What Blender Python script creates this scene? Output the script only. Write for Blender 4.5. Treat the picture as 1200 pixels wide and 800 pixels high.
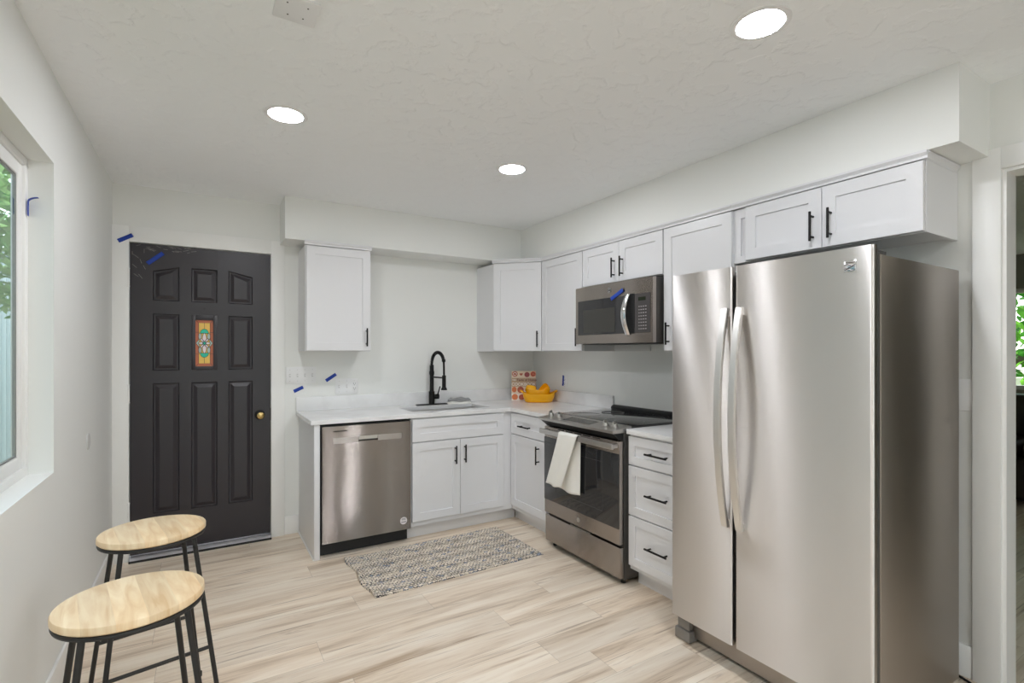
import bpy, bmesh, math, random
from mathutils import Vector, Matrix
R = math.radians
PI = math.pi
random.seed(7)
C = bpy.context.scene.collection
S = bpy.context.scene
for o in list(bpy.data.objects):
    bpy.data.objects.remove(o)

# ------------------------------------------------------------------ camera, world, sun, exposure
cam = bpy.data.cameras.new('camera')
cam.sensor_fit = 'HORIZONTAL'; cam.sensor_width = 36.0
cam.lens = 594 / 1200 * 36
cam.shift_y = 12.5 / 1200
cam.clip_start = 0.05; cam.clip_end = 200
co = bpy.data.objects.new('camera', cam); C.objects.link(co)
co.location = (0, 0, 1.36); co.rotation_euler = (R(90), 0, R(-31.25))
S.camera = co

S.view_settings.view_transform = 'Standard'
S.view_settings.look = 'None'
S.view_settings.gamma = 1
S.view_settings.use_curve_mapping = False
S.view_settings.exposure = 1.30
S.cycles.use_denoising = True
S.cycles.max_bounces = 12
S.cycles.diffuse_bounces = 8
S.cycles.glossy_bounces = 5
S.cycles.transparent_max_bounces = 12
S.cycles.sample_clamp_indirect = 6.0
S.cycles.caustics_reflective = False
S.cycles.caustics_refractive = False

LED = 64.0          # emission strength of the ceiling lamp lenses
w = bpy.data.worlds.new('sky'); S.world = w
w.use_nodes = True
nt = w.node_tree
bg = nt.nodes['Background']
sky = nt.nodes.new('ShaderNodeTexSky')
sky.sky_type = 'NISHITA'
sky.sun_disc = False
sky.sun_elevation = R(58); sky.sun_rotation = R(35)
hs = nt.nodes.new('ShaderNodeHueSaturation'); hs.inputs['Saturation'].default_value = 0.45
nt.links.new(sky.outputs[0], hs.inputs['Color']); nt.links.new(hs.outputs[0], bg.inputs[0])
bg.inputs[1].default_value = 0.25
sun = bpy.data.lights.new('sun', 'SUN'); sun.energy = 2.4; sun.angle = R(0.6)
so = bpy.data.objects.new('sun', sun); C.objects.link(so)
so.rotation_euler = (R(-32), 0, R(-35)); so.location = (8, 12, 12)   # shines from beyond the back wall

# ------------------------------------------------------------------ materials
def mat(name, col, rough=0.5, metal=0.0, **kw):
    m = bpy.data.materials.new(name); m.use_nodes = True
    b = m.node_tree.nodes['Principled BSDF']
    b.inputs['Base Color'].default_value = (*col, 1)
    b.inputs['Roughness'].default_value = rough
    b.inputs['Metallic'].default_value = metal
    for k, v in kw.items():
        b.inputs[k.replace('_', ' ')].default_value = v
    return m
def N(m, t, **kw):
    n = m.node_tree.nodes.new(t)
    for k, v in kw.items(): setattr(n, k, v)
    return n
def L(m, a, b): m.node_tree.links.new(a, b)
def B(m): return m.node_tree.nodes['Principled BSDF']
def srgb(r, g, b):
    f = lambda c: (c / 255 / 12.92) if c / 255 <= 0.04045 else ((c / 255 + 0.055) / 1.055) ** 2.4
    return (f(r), f(g), f(b))
def add_bump(m, scale, strength, dist=0.002, detail=3, kind='noise', stretch=None):
    tc = N(m, 'ShaderNodeTexCoord')
    src = tc.outputs['Object']
    if stretch:
        mp = N(m, 'ShaderNodeMapping'); mp.inputs['Scale'].default_value = stretch
        L(m, src, mp.inputs[0]); src = mp.outputs[0]
    t = N(m, 'ShaderNodeTexNoise'); t.inputs['Scale'].default_value = scale; t.inputs['Detail'].default_value = detail
    L(m, src, t.inputs['Vector'])
    bp = N(m, 'ShaderNodeBump'); bp.inputs['Strength'].default_value = strength; bp.inputs['Distance'].default_value = dist
    L(m, t.outputs[0], bp.inputs['Height']); L(m, bp.outputs[0], B(m).inputs['Normal'])
    return t, bp
M = {}
M['wall'] = mat('wall_paint', srgb(235, 236, 233), 0.55); add_bump(M['wall'], 60, 0.08)
M['ceil'] = mat('ceiling_paint', srgb(246, 248, 249), 0.75)
t, bp = add_bump(M['ceil'], 9, 0.5, 0.004, 5)
cr = N(M['ceil'], 'ShaderNodeValToRGB'); cr.color_ramp.elements[0].position = 0.48; cr.color_ramp.elements[1].position = 0.56
L(M['ceil'], t.outputs[0], cr.inputs[0]); L(M['ceil'], cr.outputs[0], bp.inputs['Height'])
bp.inputs['Strength'].default_value = 0.5
M['trim'] = mat('trim_paint', srgb(240, 240, 238), 0.38)
M['cab'] = mat('cabinet_white', srgb(225, 225, 227), 0.33)
M['cabin'] = mat('cabinet_underside', srgb(215, 215, 213), 0.5)
M['quartz'] = mat('white_quartz', srgb(238, 238, 238), 0.24)
tq = N(M['quartz'], 'ShaderNodeTexNoise'); tq.inputs['Scale'].default_value = 6; tq.inputs['Detail'].default_value = 8
rq = N(M['quartz'], 'ShaderNodeValToRGB')
rq.color_ramp.elements[0].color = (*srgb(224, 223, 223), 1); rq.color_ramp.elements[0].position = 0.35
rq.color_ramp.elements[1].color = (*srgb(233, 233, 233), 1); rq.color_ramp.elements[1].position = 0.55
tcq = N(M['quartz'], 'ShaderNodeTexCoord'); L(M['quartz'], tcq.outputs['Object'], tq.inputs['Vector'])
L(M['quartz'], tq.outputs[0], rq.inputs[0]); L(M['quartz'], rq.outputs[0], B(M['quartz']).inputs['Base Color'])
M['black'] = mat('matte_black_metal', srgb(30, 29, 29), 0.42, 0.6)
M['blackplastic'] = mat('black_plastic', srgb(22, 22, 23), 0.45)
M['darkgrey'] = mat('dark_grey_enamel', srgb(70, 68, 66), 0.45)
M['stoolmetal'] = mat('stool_metal', srgb(52, 51, 50), 0.45, 0.5)
M['chrome'] = mat('chrome', (0.75, 0.75, 0.76), 0.12, 1.0)
M['glassblack'] = mat('dark_glass', srgb(40, 40, 42), 0.05, 0.0, Specular_IOR_Level=0.7)
M['rubber'] = mat('rubber', srgb(35, 34, 33), 0.7)
M['plate'] = mat('white_plastic', srgb(236, 236, 236), 0.35)
M['slot'] = mat('dark_slot', srgb(45, 45, 45), 0.6)
M['slotgrey'] = mat('grey_slot', srgb(205, 205, 203), 0.6)
M['tape'] = mat('blue_tape', srgb(22, 62, 160), 0.6)
M['yellow'] = mat('yellow_glaze', srgb(246, 178, 16), 0.22)
M['brass'] = mat('aged_brass', srgb(190, 165, 110), 0.22, 1.0)
M['alu'] = mat('aluminium', (0.9, 0.89, 0.93), 0.35, 1.0)

def steel(name, col, rough, aniso=1.0, scale=(2, 2, 1400), noise=0.035, groove=0.0):
    m = mat(name, col, rough, 1.0)
    b = B(m); b.inputs['Anisotropic'].default_value = aniso
    cb = N(m, 'ShaderNodeCombineXYZ'); cb.inputs[2].default_value = 1.0
    L(m, cb.outputs[0], b.inputs['Tangent'])
    tc = N(m, 'ShaderNodeTexCoord'); mp = N(m, 'ShaderNodeMapping'); mp.inputs['Scale'].default_value = scale
    tn = N(m, 'ShaderNodeTexNoise'); tn.inputs['Scale'].default_value = 1.0; tn.inputs['Detail'].default_value = 4
    L(m, tc.outputs['Object'], mp.inputs[0]); L(m, mp.outputs[0], tn.inputs['Vector'])
    mr = N(m, 'ShaderNodeMapRange'); mr.inputs['To Min'].default_value = rough - noise * 0.5; mr.inputs['To Max'].default_value = rough + noise * 0.5
    L(m, tn.outputs[0], mr.inputs[0]); L(m, mr.outputs[0], b.inputs['Roughness'])
    # very soft unevenness of the sheet, so that reflections waver
    t2 = N(m, 'ShaderNodeTexNoise'); t2.inputs['Scale'].default_value = 1.3; t2.inputs['Detail'].default_value = 0
    L(m, tc.outputs['Object'], t2.inputs['Vector'])
    bp = N(m, 'ShaderNodeBump'); bp.inputs['Strength'].default_value = 0.2; bp.inputs['Distance'].default_value = 0.02
    L(m, t2.outputs[0], bp.inputs['Height']); L(m, bp.outputs[0], b.inputs['Normal'])
    if groove:
        # fine horizontal brushing: microscopic grooves tip the normal up and down
        sc = N(m, 'ShaderNodeVectorMath', operation='SCALE'); sc.inputs['Scale'].default_value = 4000.0; L(m, tc.outputs['Object'], sc.inputs[0])
        wn = N(m, 'ShaderNodeTexWhiteNoise', noise_dimensions='3D'); L(m, sc.outputs[0], wn.inputs['Vector'])
        g = N(m, 'ShaderNodeMath', operation='MULTIPLY_ADD'); g.inputs[1].default_value = groove; g.inputs[2].default_value = -groove / 2; L(m, wn.outputs['Value'], g.inputs[0])
        cz_ = N(m, 'ShaderNodeCombineXYZ'); L(m, g.outputs[0], cz_.inputs[2])
        ad = N(m, 'ShaderNodeVectorMath', operation='ADD'); L(m, bp.outputs[0], ad.inputs[0]); L(m, cz_.outputs[0], ad.inputs[1])
        nn = N(m, 'ShaderNodeVectorMath', operation='NORMALIZE'); L(m, ad.outputs[0], nn.inputs[0]); L(m, nn.outputs[0], b.inputs['Normal'])
    return m
M['steel'] = steel('brushed_steel', srgb(172, 164, 158), 0.15, 0.5, groove=1.1)
M['dwsteel'] = steel('dishwasher_steel', srgb(152, 145, 140), 0.11, 0.4, groove=1.15)
M['fridgesteel'] = steel('refrigerator_steel', srgb(230, 226, 223), 0.37)
M['steeldark'] = steel('dark_brushed_steel', srgb(188, 180, 172), 0.45, 0.7)
M['steelplain'] = mat('satin_steel', srgb(200, 197, 193), 0.28, 1.0)
M['sinksteel'] = mat('sink_steel', srgb(205, 205, 203), 0.3, 1.0)
M['cooktop'] = mat('cooktop_glass', srgb(52, 52, 52), 0.08, 0.0, Specular_IOR_Level=0.9)

# floor: vinyl planks running along x
def floor_mat():
    m = mat('vinyl_planks', (0.6, 0.5, 0.4), 0.42)
    nd = m.node_tree.nodes
    tc = N(m, 'ShaderNodeTexCoord'); sp = N(m, 'ShaderNodeSeparateXYZ'); L(m, tc.outputs['Object'], sp.inputs[0])
    def mth(op, a, b=None, c=None):
        n = N(m, 'ShaderNodeMath', operation=op)
        for i, v in enumerate((a, b, c)):
            if v is None: continue
            if isinstance(v, (int, float)): n.inputs[i].default_value = v
            else: L(m, v, n.inputs[i])
        return n.outputs[0]
    W, LEN = 0.182, 1.22
    yy = mth('DIVIDE', mth('ADD', sp.outputs[1], 20.05), W)
    row = mth('FLOOR', yy)
    wn = N(m, 'ShaderNodeTexWhiteNoise', noise_dimensions='1D'); L(m, row, wn.inputs['W'])
    xx = mth('ADD', mth('DIVIDE', mth('ADD', sp.outputs[0], 20.0), LEN), mth('MULTIPLY', wn.outputs['Value'], 7.0))
    col = mth('FLOOR', xx)
    fy = mth('FRACT', yy); fx = mth('FRACT', xx)
    w2 = N(m, 'ShaderNodeTexWhiteNoise', noise_dimensions='2D')
    cv = N(m, 'ShaderNodeCombineXYZ'); L(m, row, cv.inputs[0]); L(m, col, cv.inputs[1]); L(m, cv.outputs[0], w2.inputs['Vector'])
    # grain coordinates, shifted plank by plank
    gx = mth('ADD', sp.outputs[0], mth('MULTIPLY', w2.outputs['Value'], 37.0))
    gy = mth('ADD', sp.outputs[1], mth('MULTIPLY', w2.outputs['Value'], 11.0))
    def grain(sx, sy, detail, dist, rough=0.55):
        c = N(m, 'ShaderNodeCombineXYZ'); L(m, mth('MULTIPLY', gx, sx), c.inputs[0]); L(m, mth('MULTIPLY', gy, sy), c.inputs[1])
        t = N(m, 'ShaderNodeTexNoise'); t.inputs['Scale'].default_value = 1.0; t.inputs['Detail'].default_value = detail
        t.inputs['Distortion'].default_value = dist; t.inputs['Roughness'].default_value = rough
        L(m, c.outputs[0], t.inputs['Vector']); return t.outputs[0]
    g1 = grain(0.9, 9, 4, 0.6); g2 = grain(2.2, 45, 5, 0.9, 0.65); g3 = grain(1.3, 16, 6, 2.2, 0.6)
    r1 = N(m, 'ShaderNodeValToRGB'); e = r1.color_ramp.elements
    e[0].position = 0.34; e[0].color = (*srgb(194, 171, 146), 1)
    e[1].position = 0.60; e[1].color = (*srgb(247, 234, 216), 1)
    k = r1.color_ramp.elements.new(0.46); k.color = (*srgb(231, 213, 191), 1)
    L(m, mth('ADD', mth('MULTIPLY', g1, 0.72), mth('MULTIPLY', g2, 0.28)), r1.inputs[0])
    r3 = N(m, 'ShaderNodeValToRGB'); r3.color_ramp.elements[0].position = 0.60; r3.color_ramp.elements[0].color = (0, 0, 0, 1)
    r3.color_ramp.elements[1].position = 0.72; r3.color_ramp.elements[1].color = (1, 1, 1, 1)
    L(m, g3, r3.inputs[0])
    mx = N(m, 'ShaderNodeMix', data_type='RGBA'); L(m, mth('MULTIPLY', r3.outputs[0], 0.5), mx.inputs[0])
    L(m, r1.outputs[0], mx.inputs[6]); mx.inputs[7].default_value = (*srgb(150, 122, 98), 1)
    g4 = grain(1.1, 60, 3, 1.6, 0.5)
    r4 = N(m, 'ShaderNodeValToRGB'); r4.color_ramp.elements[0].position = 0.63; r4.color_ramp.elements[0].color = (0, 0, 0, 1)
    r4.color_ramp.elements[1].position = 0.69; r4.color_ramp.elements[1].color = (1, 1, 1, 1); L(m, g4, r4.inputs[0])
    m4 = N(m, 'ShaderNodeMix', data_type='RGBA'); L(m, mth('MULTIPLY', r4.outputs[0], 0.55), m4.inputs[0])
    L(m, mx.outputs[2], m4.inputs[6]); m4.inputs[7].default_value = (*srgb(132, 104, 82), 1)
    mx = m4
    # plank tone
    hv = N(m, 'ShaderNodeHueSaturation'); L(m, mx.outputs[2], hv.inputs['Color'])
    tone = N(m, 'ShaderNodeMapRange'); tone.inputs['To Min'].default_value = 0.87; tone.inputs['To Max'].default_value = 1.03
    L(m, w2.outputs['Value'], tone.inputs[0]); L(m, tone.outputs[0], hv.inputs['Value'])
    # joints
    jy = mth('LESS_THAN', mth('MULTIPLY', fy, W), 0.0016); jx = mth('LESS_THAN', mth('MULTIPLY', fx, LEN), 0.0018)
    j = mth('MAXIMUM', jy, jx)
    mj = N(m, 'ShaderNodeMix', data_type='RGBA'); L(m, mth('MULTIPLY', j, 0.45), mj.inputs[0])
    L(m, hv.outputs[0], mj.inputs[6]); mj.inputs[7].default_value = (*srgb(120, 100, 82), 1)
    L(m, mj.outputs[2], B(m).inputs['Base Color'])
    bp = N(m, 'ShaderNodeBump'); bp.inputs['Strength'].default_value = 0.12; bp.inputs['Distance'].default_value = 0.002
    L(m, mth('SUBTRACT', g2, mth('MULTIPLY', j, 0.6)), bp.inputs['Height']); L(m, bp.outputs[0], B(m).inputs['Normal'])
    return m
M['floor'] = floor_mat()

def wood_mat():
    m = mat('light_rubberwood', srgb(222, 184, 130), 0.32)
    tc = N(m, 'ShaderNodeTexCoord'); sp = N(m, 'ShaderNodeSeparateXYZ'); L(m, tc.outputs['Object'], sp.inputs[0])
    def mth(op, a, b=None):
        n = N(m, 'ShaderNodeMath', operation=op)
        for i, v in enumerate((a, b)):
            if v is None: continue
            if isinstance(v, (int, float)): n.inputs[i].default_value = v
            else: L(m, v, n.inputs[i])
        return n.outputs[0]
    st = mth('FLOOR', mth('MULTIPLY', mth('ADD', sp.outputs[0], 1.013), 15.5))
    wn = N(m, 'ShaderNodeTexWhiteNoise', noise_dimensions='1D'); L(m, st, wn.inputs['W'])
    c = N(m, 'ShaderNodeCombineXYZ')
    L(m, mth('ADD', mth('MULTIPLY', sp.outputs[0], 38), mth('MULTIPLY', wn.outputs['Value'], 50)), c.inputs[0])
    L(m, mth('ADD', mth('MULTIPLY', sp.outputs[1], 5), mth('MULTIPLY', wn.outputs['Value'], 30)), c.inputs[1])
    L(m, mth('MULTIPLY', sp.outputs[2], 5), c.inputs[2])
    t = N(m, 'ShaderNodeTexNoise'); t.inputs['Scale'].default_value = 1; t.inputs['Detail'].default_value = 4; t.inputs['Distortion'].default_value = 1.2
    L(m, c.outputs[0], t.inputs['Vector'])
    r = N(m, 'ShaderNodeValToRGB'); e = r.color_ramp.elements
    e[0].position = 0.30; e[0].color = (*srgb(226, 192, 146), 1); e[1].position = 0.66; e[1].color = (*srgb(248, 226, 190), 1)
    L(m, t.outputs[0], r.inputs[0])
    hv = N(m, 'ShaderNodeHueSaturation'); L(m, r.outputs[0], hv.inputs['Color'])
    mr = N(m, 'ShaderNodeMapRange'); mr.inputs['To Min'].default_value = 0.82; mr.inputs['To Max'].default_value = 1.05
    L(m, wn.outputs['Value'], mr.inputs[0]); L(m, mr.outputs[0], hv.inputs['Value'])
    L(m, hv.outputs[0], B(m).inputs['Base Color'])
    return m
M['wood'] = wood_mat()

def glass_mat(name, tint=(0.93, 0.96, 0.94)):
    m = bpy.data.materials.new(name); m.use_nodes = True
    nt = m.node_tree; nt.nodes.clear()
    out = nt.nodes.new('ShaderNodeOutputMaterial'); tr = nt.nodes.new('ShaderNodeBsdfTransparent')
    gl = nt.nodes.new('ShaderNodeBsdfGlossy'); gl.inputs['Roughness'].default_value = 0.0
    fr = nt.nodes.new('ShaderNodeFresnel'); fr.inputs[0].default_value = 1.5
    mx = nt.nodes.new('ShaderNodeMixShader'); tr.inputs[0].default_value = (*tint, 1)
    ge = nt.nodes.new('ShaderNodeNewGeometry'); m1 = nt.nodes.new('ShaderNodeMath'); m1.operation = 'SUBTRACT'; m1.inputs[0].default_value = 1.0
    nt.links.new(ge.outputs['Backfacing'], m1.inputs[1])
    m2 = nt.nodes.new('ShaderNodeMath'); m2.operation = 'MULTIPLY'; nt.links.new(fr.outputs[0], m2.inputs[0]); nt.links.new(m1.outputs[0], m2.inputs[1])
    nt.links.new(m2.outputs[0], mx.inputs[0]); nt.links.new(tr.outputs[0], mx.inputs[1]); nt.links.new(gl.outputs[0], mx.inputs[2])
    nt.links.new(mx.outputs[0], out.inputs[0])
    return m
M['glass'] = glass_mat('window_glass')
def lamp_mat(name, strength):
    m = mat(name, (0.9, 0.9, 0.9), 0.4)
    b = B(m); b.inputs['Emission Color'].default_value = (0.965, 0.985, 1.035, 1); b.inputs['Emission Strength'].default_value = strength
    return m
M['led'] = lamp_mat('lit_lamp_lens', LED)
M['ledoff'] = mat('unlit_lamp_lens', srgb(240, 240, 238), 0.4)

# ------------------------------------------------------------------ mesh helpers
class MB:
    def __init__(s): s.bm = bmesh.new()
    def _join(s, t, mi=0, M4=None):
        if M4 is not None: t.transform(M4)
        for f in t.faces: f.material_index = mi
        me = bpy.data.meshes.new('tmp'); t.to_mesh(me); t.free()
        s.bm.from_mesh(me); bpy.data.meshes.remove(me)
        return s
    def box(s, x0, x1, y0, y1, z0, z1, bev=0.0, seg=2, mi=0, M4=None):
        t = bmesh.new(); bmesh.ops.create_cube(t, size=1)
        for v in t.verts:
            v.co = Vector(((x0 + x1) / 2 + v.co.x * (x1 - x0), (y0 + y1) / 2 + v.co.y * (y1 - y0), (z0 + z1) / 2 + v.co.z * (z1 - z0)))
        if bev > 0: bmesh.ops.bevel(t, geom=t.edges[:], offset=bev, segments=seg, affect='EDGES', profile=0.5)
        bmesh.ops.recalc_face_normals(t, faces=t.faces[:])
        return s._join(t, mi, M4)
    def cyl(s, p0, p1, r, r2=None, seg=24, mi=0, bev=0.0):
        p0, p1 = Vector(p0), Vector(p1); d = p1 - p0
        t = bmesh.new(); bmesh.ops.create_cone(t, cap_ends=True, segments=seg, radius1=r, radius2=r if r2 is None else r2, depth=d.length)
        if bev > 0:
            ed = [e for e in t.edges if len(e.link_faces) == 2 and any(len(f.verts) > 4 for f in e.link_faces)]
            bmesh.ops.bevel(t, geom=ed, offset=bev, segments=2, affect='EDGES')
        q = d.to_track_quat('Z', 'Y').to_matrix().to_4x4()
        return s._join(t, mi, Matrix.Translation((p0 + p1) / 2) @ q)
    def tube(s, pts, r, seg=10, closed=False, mi=0, caps=True):
        pts = [Vector(p) for p in pts]; n = len(pts); t = bmesh.new(); rings = []
        prev = None
        for i, p in enumerate(pts):
            if closed: d = pts[(i + 1) % n] - pts[i - 1]
            else: d = pts[min(i + 1, n - 1)] - pts[max(i - 1, 0)]
            d.normalize()
            if prev is None:
                a = Vector((0, 0, 1)) if abs(d.z) < 0.9 else Vector((1, 0, 0))
                u = d.cross(a).normalized()
            else:
                u = (prev - d * prev.dot(d)).normalized()
            prev = u; vv = d.cross(u)
            rr = r[i] if isinstance(r, (list, tuple)) else r
            rings.append([t.verts.new(p + (u * math.cos(2 * PI * k / seg) + vv * math.sin(2 * PI * k / seg)) * rr) for k in range(seg)])
        for i in range(n if closed else n - 1):
            A, Bb = rings[i], rings[(i + 1) % n]
            for k in range(seg):
                t.faces.new((A[k], A[(k + 1) % seg], Bb[(k + 1) % seg], Bb[k]))
        if not closed and caps:
            t.faces.new(rings[0][::-1]); t.faces.new(rings[-1])
        bmesh.ops.recalc_face_normals(t, faces=t.faces[:])
        return s._join(t, mi)
    def lathe(s, prof, seg=40, M4=None, mi=0, sx=1, sy=1):
        t = bmesh.new(); rings = []
        for (r, z) in prof:
            if r < 1e-6: rings.append([t.verts.new((0, 0, z))])
            else: rings.append([t.verts.new((r * sx * math.cos(2 * PI * k / seg), r * sy * math.sin(2 * PI * k / seg), z)) for k in range(seg)])
        for A, Bb in zip(rings, rings[1:]):
            for k in range(seg):
                a, b = A[k % len(A)], A[(k + 1) % len(A)]; c, d = Bb[(k + 1) % len(Bb)], Bb[k % len(Bb)]
                vs = []
                for v in (a, b, c, d):
                    if v not in vs: vs.append(v)
                if len(vs) > 2: t.faces.new(vs)
        bmesh.ops.recalc_face_normals(t, faces=t.faces[:])
        return s._join(t, mi, M4)
    def prism(s, pts, h0, h1, axis='z', bev=0.0, mi=0, M4=None):
        # polygon pts (a,b) extruded along axis; axis z:(x,y) / y:(x,z) / x:(y,z)
        f = {'z': lambda a, b, h: (a, b, h), 'y': lambda a, b, h: (a, h, b), 'x': lambda a, b, h: (h, a, b)}[axis]
        t = bmesh.new()
        v0 = [t.verts.new(f(a, b, h0)) for a, b in pts]; v1 = [t.verts.new(f(a, b, h1)) for a, b in pts]
        n = len(pts)
        t.faces.new(v0); t.faces.new(v1)
        for i in range(n): t.faces.new((v0[i], v0[(i + 1) % n], v1[(i + 1) % n], v1[i]))
        bmesh.ops.recalc_face_normals(t, faces=t.faces[:])
        if bev > 0: bmesh.ops.bevel(t, geom=t.edges[:], offset=bev, segments=2, affect='EDGES')
        return s._join(t, mi, M4)
    def grid(s, fn, nu, nv, mi=0, closed_u=False):
        t = bmesh.new()
        V = [[t.verts.new(fn(i / (nu if closed_u else nu - 1), j / (nv - 1))) for j in range(nv)] for i in range(nu)]
        for i in range(nu if closed_u else nu - 1):
            for j in range(nv - 1):
                t.faces.new((V[i][j], V[(i + 1) % nu][j], V[(i + 1) % nu][j + 1], V[i][j + 1]))
        return s._join(t, mi)
    def shaker(s, x0, x1, z0, z1, yf, th=0.02, rail=0.058, rec=0.008, bev=0.0018):
        # shaker front facing -y: raised frame around a recessed flat panel
        t = bmesh.new()
        def ring(d, y): return [t.verts.new(p) for p in ((x0 + d, y, z0 + d), (x1 - d, y, z0 + d), (x1 - d, y, z1 - d), (x0 + d, y, z1 - d))]
        rings = [ring(0, yf + th), ring(0, yf + bev), ring(bev, yf), ring(rail, yf), ring(rail + 0.0012, yf + rec)]
        for A, Bb in zip(rings, rings[1:]):
            for k in range(4): t.faces.new((A[k], A[(k + 1) % 4], Bb[(k + 1) % 4], Bb[k]))
        t.faces.new(rings[0]); t.faces.new(rings[-1])
        bmesh.ops.recalc_face_normals(t, faces=t.faces[:])
        return s._join(t)
    def build(s, name, m, parent=None, ang=35, loc=None, rotz=None, smooth=True):
        me = bpy.data.meshes.new(name)
        if smooth:
            for f in s.bm.faces: f.smooth = True
            for e in s.bm.edges:
                e.smooth = not (len(e.link_faces) == 2 and e.calc_face_angle(0) > R(ang))
        s.bm.to_mesh(me); s.bm.free()
        for x in (m if isinstance(m, (list, tuple)) else [m]): me.materials.append(M[x] if isinstance(x, str) else x)
        o = bpy.data.objects.new(name, me); C.objects.link(o)
        if parent is not None: o.parent = parent
        if loc is not None: o.location = loc
        if rotz is not None: o.rotation_euler = (0, 0, rotz)
        return o

def tag(o, label=None, cat=None, group=None, kind=None):
    if label: o['label'] = label
    if cat: o['category'] = cat
    if group: o['group'] = group
    if kind: o['kind'] = kind
    return o
def thing(name, label, cat, loc=(0, 0, 0), rotz=0.0, group=None, kind=None):
    o = bpy.data.objects.new(name, None); C.objects.link(o)
    o.empty_display_size = 0.05
    o.location = loc; o.rotation_euler = (0, 0, rotz)
    return tag(o, label, cat, group, kind)
def dup(root, loc, label, rotz=None):
    def cp(o, parent):
        c = o.copy(); C.objects.link(c)
        if parent is not None: c.parent = parent
        for ch in o.children: cp(ch, c)
        return c
    r = cp(root, None); r.location = loc; r['label'] = label
    if rotz is not None: r.rotation_euler = (0, 0, rotz)
    return r
def struct(o, label, cat): return tag(o, label, cat, kind='structure')
def text_mesh(name, body, size, m, parent, mtx, ext=0.0006, align='CENTER'):
    cu = bpy.data.curves.new(name, 'FONT'); cu.body = body; cu.size = size; cu.extrude = ext; cu.align_x = align; cu.align_y = 'CENTER'
    cu.resolution_u = 3; cu.offset = size * 0.02
    tmp = bpy.data.objects.new('tmp_text', cu); C.objects.link(tmp)
    bpy.context.view_layer.update()
    me = bpy.data.meshes.new_from_object(tmp.evaluated_get(bpy.context.evaluated_depsgraph_get()))
    bpy.data.objects.remove(tmp); bpy.data.curves.remove(cu)
    me.transform(mtx); me.materials.clear(); me.materials.append(M[m])
    o = bpy.data.objects.new(name, me); C.objects.link(o); o.parent = parent
    return o

# ------------------------------------------------------------------ room shell
YB, XL, XR, ZC = 4.11, -0.505, 2.735, 2.45
YR = -3.2              # rear wall behind the camera
XF, WT = 7.76, 0.11    # far wall of the next room, wall thickness
struct(MB().box(XL - 0.2, XF + 0.2, YR - 0.2, YB + 0.2, -0.1, 0.0).build('floor', 'floor'), 'pale vinyl plank floor running through the kitchen', 'floor')
struct(MB().box(XL - 0.2, XF + 0.2, YR - 0.2, YB + 0.2, ZC, ZC + 0.15).build('ceiling', 'ceil'), 'white textured ceiling above the kitchen', 'ceiling')
# left wall with the window recess
WY0, WY1, WZ0, WZ1 = 1.12, 2.632, 0.889, 2.10
b = MB()
b.box(XL - 0.115, XL, YR, WY0, 0, ZC); b.box(XL - 0.115, XL, WY1, YB, 0, ZC)
b.box(XL - 0.115, XL, WY0, WY1, 0, WZ0); b.box(XL - 0.115, XL, WY0, WY1, WZ1, ZC)
struct(b.build('wall_left', 'wall'), 'white wall on the left with the window recess', 'wall')
# back wall with the door opening
DX0, DX1, DZ = -0.418, 0.418, 2.078
b = MB()
b.box(XL - 0.16, DX0 - 0.02, YB, YB + 0.14, 0, ZC); b.box(DX1 + 0.02, XF + 0.2, YB, YB + 0.14, 0, ZC)
b.box(DX0 - 0.02, DX1 + 0.02, YB, YB + 0.14, DZ + 0.02, ZC)
struct(b.build('wall_back', 'wall'), 'white wall at the back with the black door and sink counter', 'wall')
# right wall with the cased opening
OY0, OY1, OZ = -0.22, 0.717, 2.092
b = MB()
b.box(XR, XR + WT, OY1, YB, 0, ZC); b.box(XR, XR + WT, YR, OY0, 0, ZC); b.box(XR, XR + WT, OY0, OY1, OZ, ZC)
struct(b.build('wall_right', 'wall'), 'white wall on the right behind range and refrigerator', 'wall')
# rear wall behind the camera, with openings for two added windows
b = MB()
b.box(XL - 0.16, -0.42, YR - 0.14, YR, 0, ZC); b.box(1.82, 2.40, YR - 0.14, YR, 0, ZC); b.box(2.66, XF + 0.2, YR - 0.14, YR, 0, ZC); b.box(2.40, 2.66, YR - 0.14, YR, 0, 0.10); b.box(2.40, 2.66, YR - 0.14, YR, 2.22, ZC)
b.box(-0.42, 1.82, YR - 0.14, YR, 0, 0.10); b.box(-0.42, 1.82, YR - 0.14, YR, 2.22, ZC)
struct(b.build('wall_rear', 'wall'), 'white wall behind the camera with openings for two added windows', 'wall')
rw = struct(thing('window_fill', None, None, (0.70, YR - 0.06, 0.10)), 'added wide white window behind the camera, unseen, for daylight fill', 'window')  # unseen window added to let fill daylight into the room
b = MB()
for x in (-1.12, -0.03, 1.06): b.box(x, x + 0.06, -0.03, 0.03, 0.0, 2.12, 0.004)
for x0, x1 in ((-1.06, -0.03), (0.03, 1.06)):
    b.box(x0, x1, -0.03, 0.03, 0, 0.06, 0.004); b.box(x0, x1, -0.03, 0.03, 2.06, 2.12, 0.004)
b.build('frame', 'trim', rw)
MB().box(-1.06, 1.06, -0.004, 0.004, 0.06, 2.06).build('glass_pane', 'glass', rw)
sw = struct(thing('window_streak', None, None, (2.53, YR - 0.06, 0.10)), 'added narrow window behind the camera, unseen, for a streak on the dishwasher', 'window')  # unseen slot window added so its reflection streaks the dishwasher door
b = MB(); b.box(-0.13, -0.105, -0.03, 0.03, 0, 2.12, 0.003); b.box(0.105, 0.13, -0.03, 0.03, 0, 2.12, 0.003); b.box(-0.105, 0.105, -0.03, 0.03, 0, 0.03, 0.003); b.box(-0.105, 0.105, -0.03, 0.03, 2.09, 2.12, 0.003)
b.build('frame', 'trim', sw)
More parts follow.
